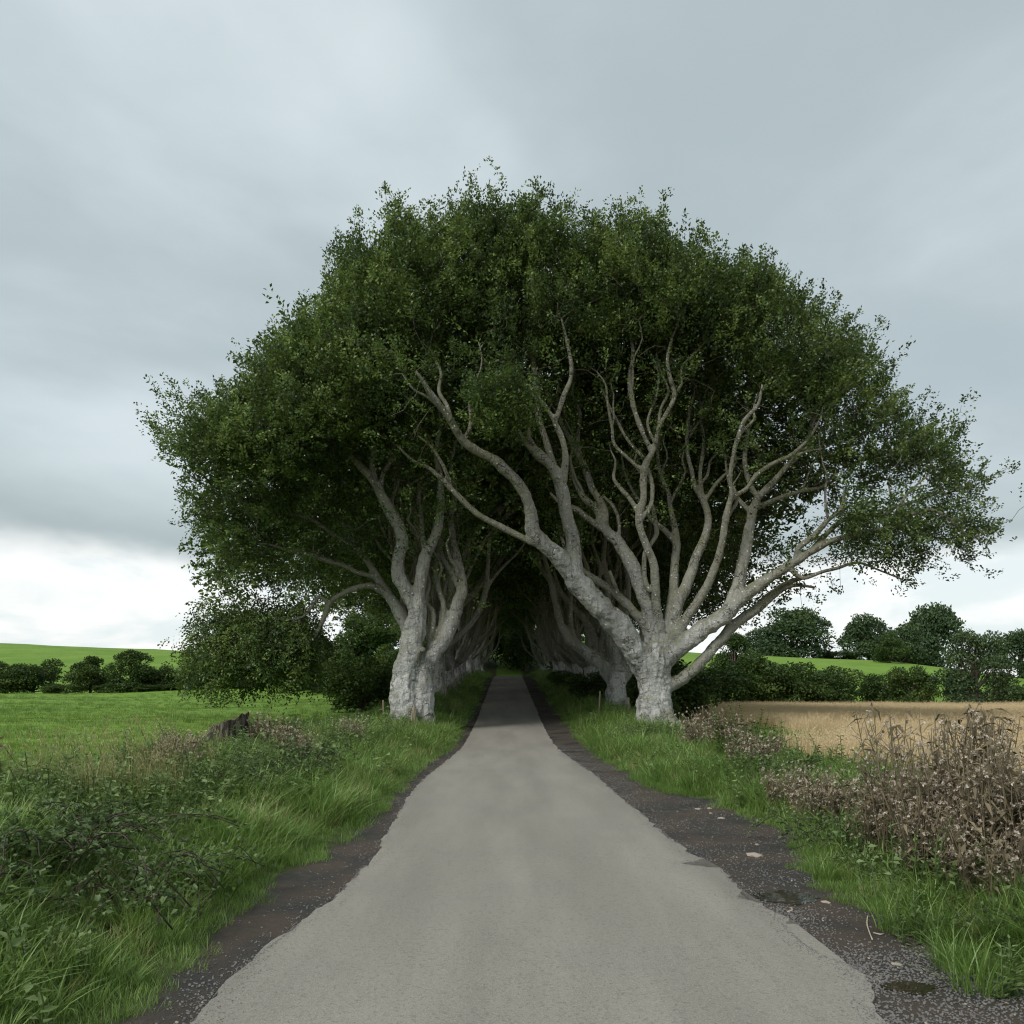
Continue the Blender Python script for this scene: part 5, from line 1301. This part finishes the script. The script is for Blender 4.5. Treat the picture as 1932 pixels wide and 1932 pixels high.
# ------------------------------------------------------------------ plants of the verges, one by one
def thistle(seed, hgt, rad, nst, dense=1.0):
    """dry thistle clump: branching stems, withered leaves, fluffy seed heads"""
    rg = np.random.default_rng(seed); st, lf, sh = MB(), MB(), MB()
    for i in range(nst):
        a = rg.uniform(0, 6.283); r = rad * 0.55 * math.sqrt(rg.random()); h = hgt * rg.uniform(0.4, 1.0)
        b = np.array([r * math.cos(a), r * math.sin(a), -0.05]); tp = np.array([b[0] * 1.7 + rg.normal(0, 0.1 * rad), b[1] * 1.7 + rg.normal(0, 0.1 * rad), h])
        mid = (b + tp) / 2 + rg.normal(0, 0.05, 3)
        path = catmull(np.array([[*b, 0.007], [*mid, 0.006], [*tp, 0.004]]), 0.12)
        add_tube(st, path, 4)
        nl = int(7 * dense)
        k2 = rg.integers(0, len(path), nl); pp = path[k2, :3]
        d_ = unit(rg.normal(size=(nl, 3)) * np.array([1, 1, 0.35]) + np.array([0, 0, -0.15]))
        ln = rg.uniform(0.07, 0.2, nl)
        v, f = leaves6(pp, d_, np.tile([0, 0, 1.0], (nl, 1)) + rg.normal(0, 0.4, (nl, 3)), ln, ln * 0.22, 0.2, 0.3)
        lf.add(v, f, np.repeat(np.clip(rg.normal(0.5, 0.2, nl), 0, 1), 4))
        for b_ in range(rg.integers(8, 15)):
            s0 = path[int(len(path) * rg.uniform(0.45, 0.98)) - 1, :3]
            e_ = s0 + unit(rg.normal(size=3) * np.array([1, 1, 0.3]) + np.array([0, 0, 1.1])) * rg.uniform(0.07, 0.26)
            add_tube(st, np.array([[*s0, 0.003], [*((s0 + e_) / 2 + rg.normal(0, 0.012, 3)), 0.0028], [*e_, 0.0025]]), 3, cap=False)
            K = 10; d2 = unit(rg.normal(size=(K, 3)) + np.array([0.15, 0, 0.3])); sz = rg.uniform(0.011, 0.025)
            v, q_ = leaves(np.tile(e_, (K, 1)), d2, rg.normal(size=(K, 3)), sz * rg.uniform(0.7, 1.5, K), np.full(K, sz * 0.75))
            sh.add(v, q_, np.clip(rg.normal(0.74 if rg.random() < 0.7 else 0.3, 0.14, K), 0, 1))
    return st.mesh('stems'), lf.mesh('leaves'), sh.mesh('seed_heads')
def thistle_thing(src, x, y, label, sc=1.0, rz=0.0, group='dry thistles on the verges'):
    root = empty('thistle', (x, y, Hs(x, y)), rz, label=label, cat='thistle', group=group); root.scale = (sc,) * 3
    part('stems', src[0], M['dry_stem'], root); part('withered_leaves', src[1], M['dry_leaf'], root, kind='stuff'); part('seed_heads', src[2], M['seed_fluff'], root, kind='stuff')
TH = [thistle(81, 1.36, 0.66, 58), thistle(82, 1.25, 0.64, 58), thistle(83, 0.8, 0.5, 36)]
for src, px, Y, sc, lab in [
    (0, 1740, 7.7, 1.0, 'tallest dry thistle clump at the left of the large brown thicket by the wheat'),
    (1, 1800, 7.0, 0.98, 'dry thistle clump in the middle of the large brown thicket by the wheat'),
    (0, 1880, 7.0, 0.95, 'dry thistle clump at the right of the large brown thicket by the wheat'),
    (1, 1682, 7.9, 0.66, 'lower dry thistle clump at the very left rim of the large brown thicket'),
    (0, 1845, 7.6, 0.95, 'dry thistle clump at the back of the large brown thicket, against the wheat'),
    (1, 1940, 6.6, 0.9, 'dry thistle clump cut by the right edge of the picture'),
    (1, 1775, 6.9, 0.72, 'short dry thistle clump at the front foot of the large brown thicket'),
    (2, 1868, 6.3, 0.85, 'low dry thistle clump under the right end of the brown thicket'),
    (2, 1325, 19.0, 1.25, 'fluffy dry thistle below the great beech trunk on the right'),
    (2, 1375, 17.5, 1.1, 'dry thistle beside the green saplings below the great beech'),
    (2, 1445, 15.0, 0.85, 'pale dry thistle in front of the small gorse bush'),
    (2, 1548, 10.3, 0.85, 'brown thistle in the right verge left of the dark bramble'),
    (2, 1600, 9.9, 0.9, 'brown thistle against the wheat just left of the large thicket'),
    (2, 1415, 14.2, 0.95, 'pale thistle in the right verge below the sapling shoots'),
    (2, 1490, 11.2, 0.8, 'dull brown thistle in the middle of the right verge'),
    (2, 512, 14.4, 1.0, 'dry thistle close beside the tree stump on its right'),
    (2, 556, 13.6, 0.75, 'dry thistle second to the right of the tree stump'),
    (2, 338, 12.2, 0.75, 'dry thistle left of the tree stump near the tall grass'),
    (2, 325, 10.6, 0.85, 'dry thistle among the pale tall grass on the left bank'),
    (2, 655, 18.0, 0.9, 'small fluffy thistle halfway between stump and left beech')]:
    thistle_thing(TH[src], (px - VX) * Y / FPX, Y, lab, sc, rng.uniform(0, 6.28))

def bramble(seed, ncane, length, arch, leafsz=0.055):
    rg = np.random.default_rng(seed); cn, lf = MB(), MB()
    for i in range(ncane):
        a = rg.uniform(0, 6.283); L = length * rg.uniform(0.5, 1.1); hh = arch * rg.uniform(0.5, 1.15)
        b = np.array([rg.normal(0, 0.3), rg.normal(0, 0.3), -0.03])
        n = 9; t = np.linspace(0, 1, n)
        p = b + np.stack([math.cos(a) * L * t, math.sin(a) * L * t, hh * 4 * t * (1 - t * 0.86)], -1) + np.cumsum(rg.normal(0, 0.02, (n, 3)), 0)
        p[:, 2] = np.maximum(p[:, 2], 0.03)
        path = catmull(np.hstack([p, (0.0065 - 0.0035 * t)[:, None]]), 0.1)
        add_tube(cn, path, 4)
        nl = int(L * 26)
        k2 = rg.integers(1, len(path), nl); pp = path[k2, :3]; side = unit(rg.normal(size=(nl, 3)) + np.array([0, 0, 0.45]))
        st = pp + side * 0.05
        for j in (-1, 0, 1):
            d_ = unit(side + np.cross(side, [0, 0, 1.0]) * j * 0.9 + rg.normal(0, 0.15, (nl, 3)))
            ln = leafsz * rg.uniform(0.75, 1.3, nl)
            v, f = leaves6(st, d_, np.tile([0, 0, 1.0], (nl, 1)) + rg.normal(0, 0.45, (nl, 3)), ln, ln * 0.62)
            lf.add(v, f, np.repeat(np.clip(rg.normal(0.42, 0.18, nl), 0, 1), 4))
    return cn.mesh('canes', True), lf.mesh('leaves')
BR = [bramble(91, 44, 1.15, 0.30, 0.05), bramble(92, 34, 0.95, 0.34, 0.05), bramble(93, 22, 0.75, 0.28, 0.06)]
for src, px, Y, sc, lab in [
    (0, 70, 6.3, 1.0, 'large dark bramble at the left edge of the picture'),
    (1, 255, 6.1, 0.95, 'dark bramble with long canes arching to the right on the left bank'),
    (2, 372, 9.9, 0.8, 'grey-green bramble in front of the tree stump'),
    (2, 480, 11.4, 0.9, 'leafy bramble at the foot of the tree stump'),
    (2, 415, 12.6, 0.9, 'small bramble right in front of the tree stump, hiding its foot'),
    (2, 560, 12.8, 1.2, 'low bramble right of the stump on the left bank'),
    (2, 20, 5.9, 0.9, 'low bramble in the long grass at the lower left edge'),
    (1, 1592, 8.9, 0.85, 'dark leafy bramble left of the brown thistle thicket'),
    (2, 1670, 7.4, 0.55, 'dark bramble under the left foot of the thistle thicket'),
    (2, 1935, 5.4, 0.55, 'low bramble below the thistle thicket at the right edge'),
    (2, 1480, 13.0, 1.0, 'dark bramble in the grass halfway along the right verge')]:
    x = (px - VX) * Y / FPX
    root = empty('bramble', (x, Y, Hs(x, Y)), rng.uniform(0, 6.28), label=lab, cat='bramble', group='brambles on the verges'); root.scale = (sc,) * 3
    part('canes', BR[src][0], M['cane'], root); part('leaves', BR[src][1], M['bramble_leaf'], root, kind='stuff')

def sapling(seed, hgt, nst, leafsz, spread=0.08):
    rg = np.random.default_rng(seed); st, lf = MB(), MB()
    for i in range(nst):
        h = hgt * rg.uniform(0.6, 1.0); b = np.array([rg.normal(0, spread), rg.normal(0, spread), -0.05])
        tp = b + np.array([rg.normal(0, 0.12) * h, rg.normal(0, 0.12) * h, h]); path = catmull(np.array([[*b, 0.008], [*((b + tp) / 2 + rg.normal(0, 0.03, 3)), 0.006], [*tp, 0.003]]), 0.06)
        add_tube(st, path, 5)
        nl = int(h / 0.022); k2 = (np.linspace(0.12, 1, nl) * (len(path) - 1)).astype(int); pp = path[k2, :3]
        an = np.arange(nl) * 2.4 + rg.normal(0, 0.3, nl)
        d_ = unit(np.stack([np.cos(an), np.sin(an), rg.uniform(0.2, 0.9, nl)], -1)); ln = leafsz * rg.uniform(0.6, 1.25, nl) * (1.1 - 0.5 * np.linspace(0, 1, nl))
        v, f = leaves6(pp, d_, np.tile([0, 0, 1.0], (nl, 1)) + rg.normal(0, 0.2, (nl, 3)), ln, ln * 0.42)
        lf.add(v, f, np.repeat(np.clip(rg.normal(0.55, 0.17, nl), 0, 1), 4))
    return st.mesh('stems', True), lf.mesh('leaves')
SP = [sapling(111, 1.25, 5, 0.13, 0.16), sapling(112, 0.9, 3, 0.10, 0.05), sapling(113, 0.62, 9, 0.09, 0.14)]
for src, px, Y, sc, mt, nm, lab in [
    (0, 1372, 17.2, 1.1, 'bright_leaf', 'sapling', 'tall green sapling shoots standing before the wheat below the great beech'),
    (0, 1405, 17.6, 0.95, 'hedge_leaf', 'sapling', 'darker sapling shoots just right of the tall green ones'),
    (1, 1482, 15.6, 1.35, 'bright_leaf', 'sapling', 'yellow-green shoot at the right rim of the small gorse bush'),
    (1, 627, 16.2, 1.0, 'bright_leaf', 'sapling', 'single yellow-green shoot between the stump and the left beech'),
    (1, 690, 19.5, 0.8, 'hedge_leaf', 'sapling', 'small dull shoot near the left beech trunk'),
    (1, 1628, 9.4, 0.95, 'bright_leaf', 'sapling', 'light green shoots at the left rim of the brown thistle thicket'),
    (2, 1585, 8.0, 1.1, 'hedge_leaf', 'nettle', 'dark nettle clump in front of the bramble on the right verge'),
    (2, 1560, 10.6, 1.0, 'bramble_leaf', 'nettle', 'nettle clump in the grass left of the bramble on the right'),
    (2, 1720, 7.0, 1.1, 'herb_leaf', 'nettle', 'green nettles growing up through the left end of the brown thicket'),
    (2, 1830, 6.5, 1.1, 'herb_leaf', 'nettle', 'green nettles growing up through the middle of the brown thicket'),
    (0, 1430, 18.5, 0.9, 'hedge_leaf', 'gorse_bush', 'taller dark gorse right of the sapling shoots below the great beech'),
    (2, 1465, 17.2, 1.7, 'hedge_leaf', 'gorse_bush', 'dark low gorse at the corner where the wheat begins'),
    (2, 1745, 5.6, 0.75, 'bramble_leaf', 'nettle', 'leafy nettles in the grass below the thistle thicket'),
    (2, 1925, 4.6, 0.8, 'bramble_leaf', 'nettle', 'broad-leaved nettles at the lower right edge'),
    (2, 395, 9.6, 1.0, 'bright_leaf', 'nettle', 'bright leafy plant in front of the tree stump'),
    (2, 470, 10.6, 0.95, 'bramble_leaf', 'nettle', 'grey-green leafy plant below the stump on its right'),
    (1, 10, 8.4, 1.1, 'dry_leaf', 'dock', 'rusty brown dock stalk at the left edge of the picture'),
    (1, 48, 9.0, 0.7, 'dry_leaf', 'dock', 'shorter rusty dock stalk second from the left edge'),
    (2, 1440, 16.2, 1.5, 'hedge_leaf', 'gorse_bush', 'small dark gorse bush on the right bank before the wheat'),
    (1, 534, 14.0, 1.15, 'pale_grass', 'ragwort', 'straw-coloured dead ragwort standing above the pasture right of the stump')]:
    x = (px - VX) * Y / FPX
    root = empty(nm, (x, Y, Hs(x, Y)), rng.uniform(0, 6.28), label=lab, cat=nm.replace('_', ' '), group={'sapling': 'saplings on the verges', 'nettle': 'nettles on the verges', 'dock': 'dock stalks at the left edge', 'gorse_bush': 'gorse on the right bank'}.get(nm)); root.scale = (sc,) * 3
    part('stems', SP[src][0].copy(), M['dry_stem'] if nm in ('dock', 'ragwort') else M['green_stem'], root)
    part('leaves', SP[src][1].copy(), M[mt], root, kind='stuff')

# tall pale seeding grass and lush tussocks
def tussock(name, proto, x, y, sc, rz, label, group):
    o = part(name, proto.data, None, loc=(x, y, Hs(x, y)), label=label, cat='grass tussock', group=group)
    o.rotation_euler = (0, 0, rz); o.scale = (sc,) * 3
tall = tuft('t', 90, 0.95, 0.20, 0.28, 0.006, 0.6, M['pale_grass'], 5, (-0.28, 0.0), 61, plume=0.5)
lush = tuft('t', 150, 0.75, 0.22, 0.75, 0.012, 0.8, M['grass_blade'], 5, (-0.1, -0.15), 62)
for px, Y, sc, pr, lab in [
    (250, 8.6, 1.0, tall, 'tall pale seeding grass leaning left on the left bank'),
    (300, 9.4, 0.95, tall, 'tall straw-coloured grass stalks just left of the stump brambles'),
    (160, 8.2, 0.85, tall, 'pale seeding grass above the large left bramble'),
    (330, 8.9, 0.8, tall, 'pale grass stalks between the seeding grass and the stump'),
    (60, 8.6, 0.8, tall, 'pale seeding grass close to the rusty dock stalks'),
    (395, 10.8, 0.75, tall, 'straw-coloured grass right before the tree stump'),
    (590, 14.5, 0.7, tall, 'pale grass stalks right of the stump thistles'),
    (1690, 5.9, 0.55, lush, 'green grass tussock at the left front foot of the thistle thicket'),
    (1760, 5.7, 0.6, lush, 'green grass tussock in front of the thistle thicket'),
    (1900, 5.4, 0.6, lush, 'green grass tussock at the right front of the thistle thicket'),
    (200, 9.0, 0.8, tall, 'pale feathery grass left of the tallest seeding grass'),
    (110, 9.6, 0.8, tall, 'pale feathery grass near the left edge above the bramble'),
    (500, 8.6, 0.55, tall, 'yellowish bent-over grass clump low on the left bank'),
    (1845, 4.75, 0.62, lush, 'lush dark green grass tussock at the lower right beside the gravel'),
    (1800, 5.1, 0.5, lush, 'green grass tussock second from the lower right corner'),
    (250, 5.6, 0.55, lush, 'lush grass tussock below the arching bramble canes'),
    (1555, 7.4, 0.45, lush, 'bright grass tussock bulging onto the gravel by the flat stone'),
    (455, 7.4, 0.5, lush, 'bright green grass tussock on the left bank by the lane')]:
    tussock('grass_tussock', pr, (px - VX) * Y / FPX, Y, sc, rng.normal(0, 0.3), lab, 'grass tussocks on the verges')

# ------------------------------------------------------------------ stump, posts, stones, twigs
def stump():
    Y = 14.2; x = (428 - VX) * Y / FPX; z = Hs(x, Y)
    root = empty('tree_stump', (x, Y, z - 0.05), label='weathered grooved tree stump with a slanting top on the left bank', cat='tree stump')
    n, m_ = 64, 16; V = []
    for i in range(m_ + 1):
        t = i / m_
        for j in range(n):
            a = j * 2 * math.pi / n
            slope = 0.92 - 0.10 * math.cos(a + 2.8) * 1.0
            topz = (0.88 + 0.13 * math.cos(a - 0.25)) * (1 + 0.10 * mnoise.noise((math.cos(a) * 3, math.sin(a) * 3, 2.0)))
            r = 0.27 + 0.12 * (1 - t) ** 2 + 0.34 * (1 - t) * max(0.0, -math.cos(a)) ** 1.5
            r *= 1 + 0.10 * mnoise.noise((math.cos(a) * 7, math.sin(a) * 7, t * 0.8)) + 0.06 * mnoise.noise((math.cos(a) * 16, math.sin(a) * 16, t * 1.6)) 
            V.append((r * math.cos(a) + 0.06 * t, r * math.sin(a), -0.1 + t * topz))
    i, j = np.meshgrid(np.arange(m_), np.arange(n), indexing='ij'); k2 = (j + 1) % n
    q_ = np.stack([i * n + j, i * n + k2, (i + 1) * n + k2, (i + 1) * n + j], -1).reshape(-1, 4)
    m2, k = material('stump_wood'); oc = k.a('ShaderNodeTexCoord').outputs['Object']
    rn = k.noise(k.a('ShaderNodeMapping', {'Vector': oc, 'Scale': (9, 9, 0.9)}).outputs[0], 2.6, 5, 0.65); fn = k.noise(oc, 22, 3, 0.6)
    c = k.mix(k.ss(rn, 0.46, 0.62), (0.012, 0.010, 0.008), (0.17, 0.155, 0.12)); c = k.mix(k.math('MULTIPLY', fn, 0.4), c, (0.12, 0.105, 0.08))
    bp = k.a('ShaderNodeBump', {'Strength': 1.0, 'Distance': 0.05, 'Height': rn}).outputs[0]
    k.a('ShaderNodeOutputMaterial', {'Surface': k.a('ShaderNodeBsdfPrincipled', {'Base Color': c, 'Roughness': 0.9, 'Specular IOR Level': 0.15, 'Normal': bp}).outputs[0]})
    part('bark', mesh_from('bark', V, q_, True), m2, root)
    top = [V[m_ * n + j] for j in range(n)]; c0 = np.mean(top, 0) - np.array([0, 0, 0.06]); tv = [tuple(c0)] + [tuple(np.array(p) * 1.0 - np.array([0, 0, 0.004])) for p in top]
    part('cut_top', mesh_from('cut_top', tv, np.array([(0, 1 + j, 1 + (j + 1) % n) for j in range(n)])), plain('rotten_wood', (0.09, 0.078, 0.06), 0.9, 0.1, 0.5, 18, 0.6), root)
stump()
bpy.data.objects['tree_stump'].scale = (1.12, 1.12, 0.9)

def post_mesh(seed):
    mb = MB(); add_tube(mb, np.array([[0, 0, -0.2, 0.035], [0.005, 0, 0.4, 0.034], [0.01, 0.005, 0.85, 0.033], [0.012, 0.006, 0.93, 0.026]]), 7)
    return mb.mesh('fence_post')
pm = post_mesh(1)
for px, Y, sc, lab in [(783, 27.5, 0.85, 'short fence stake at the right foot of the left beech'), (776, 27.0, 0.7, 'shorter leaning stake close to the left beech'),
                       (724, 31.0, 0.85, 'thin fence stake left of the left beech at the pasture rim'), (815, 34.0, 0.9, 'fence stake on the bank between the first two left beeches'),
                       (841, 43.0, 1.0, 'fence stake beside the second visible trunk on the left'), (1130, 35.0, 1.1, 'fence stake left of the second beech on the right'),
                       (1186, 34.0, 0.9, 'fence stake between the first two beeches on the right')]:
    x = (px - VX) * Y / FPX
    o = part('fence_post', pm, M['post_wood'], loc=(x, Y, Hs(x, Y)), label=lab, cat='fence post', group='fence stakes at the foot of the beeches')
    o.scale = (1, 1, sc); o.rotation_euler = (rng.normal(0, 0.05), rng.normal(0, 0.05), rng.uniform(0, 6))

for px, py, sx, sy, sz, lab in [(1424, 1615, 0.085, 0.07, 0.025, 'largest flat pale stone lying in the dirt by the lane'), (1318, 1527, 0.045, 0.05, 0.018, 'left of the small pale stones up the gravel strip'),
                                (1338, 1526, 0.04, 0.04, 0.015, 'small pale stone right beside the left one up the gravel strip'), (1360, 1544, 0.05, 0.035, 0.014, 'small flat pale stone below the other two'),
                                (1428, 1594, 0.03, 0.025, 0.012, 'tiny pale stone just behind the largest flat one'), (1341, 1535, 0.03, 0.03, 0.012, 'tiny pale stone between the small flat ones'),
                                (1558, 1703, 0.05, 0.02, 0.012, 'slim pale stone right of the bright puddle'), (1690, 1820, 0.03, 0.02, 0.012, 'small pale stone above the dark puddle')]:
    x, y = ground_hit(px, py); o = stone_mesh('flat_stone', int(px), M['pale_stone'], 1.0); COL.objects.link(o)
    o.location = (x, y, float(zroad(y)) + sz * 0.25); o.scale = (sx, sy, sz); o.rotation_euler = (0, 0, rng.uniform(0, 6))
    tag(o, lab, 'stone', 'pale stones in the gravel')
for pts, lab in [([(1637, 1730), (1636, 1745), (1640, 1760), (1646, 1775)], 'bent pale twig lying on the dark gravel'), ([(1486, 1722), (1494, 1720), (1494, 1716), (1491, 1714)], 'small curled twig just below the bright puddle'),
                 ([(1648, 1762), (1660, 1765), (1668, 1764)], 'short pale stick right of the bent twig')]:
    mb = MB(); rows = [[*ground_hit(a, b), 0.0, 0.005] for a, b in pts]
    for r_ in rows: r_[2] = float(zroad(r_[1])) + 0.008
    add_tube(mb, catmull(np.array(rows), 0.03), 6)
    part('twig', mb.mesh('twig', True), plain('pale_twig', (0.42, 0.36, 0.27), 0.8), label=lab, cat='twig', group='twigs on the gravel')
print('tris', sum(len(o.data.loops) - 2 * len(o.data.polygons) for o in {o.data.name: o for o in SC.objects if o.type == 'MESH'}.values()))
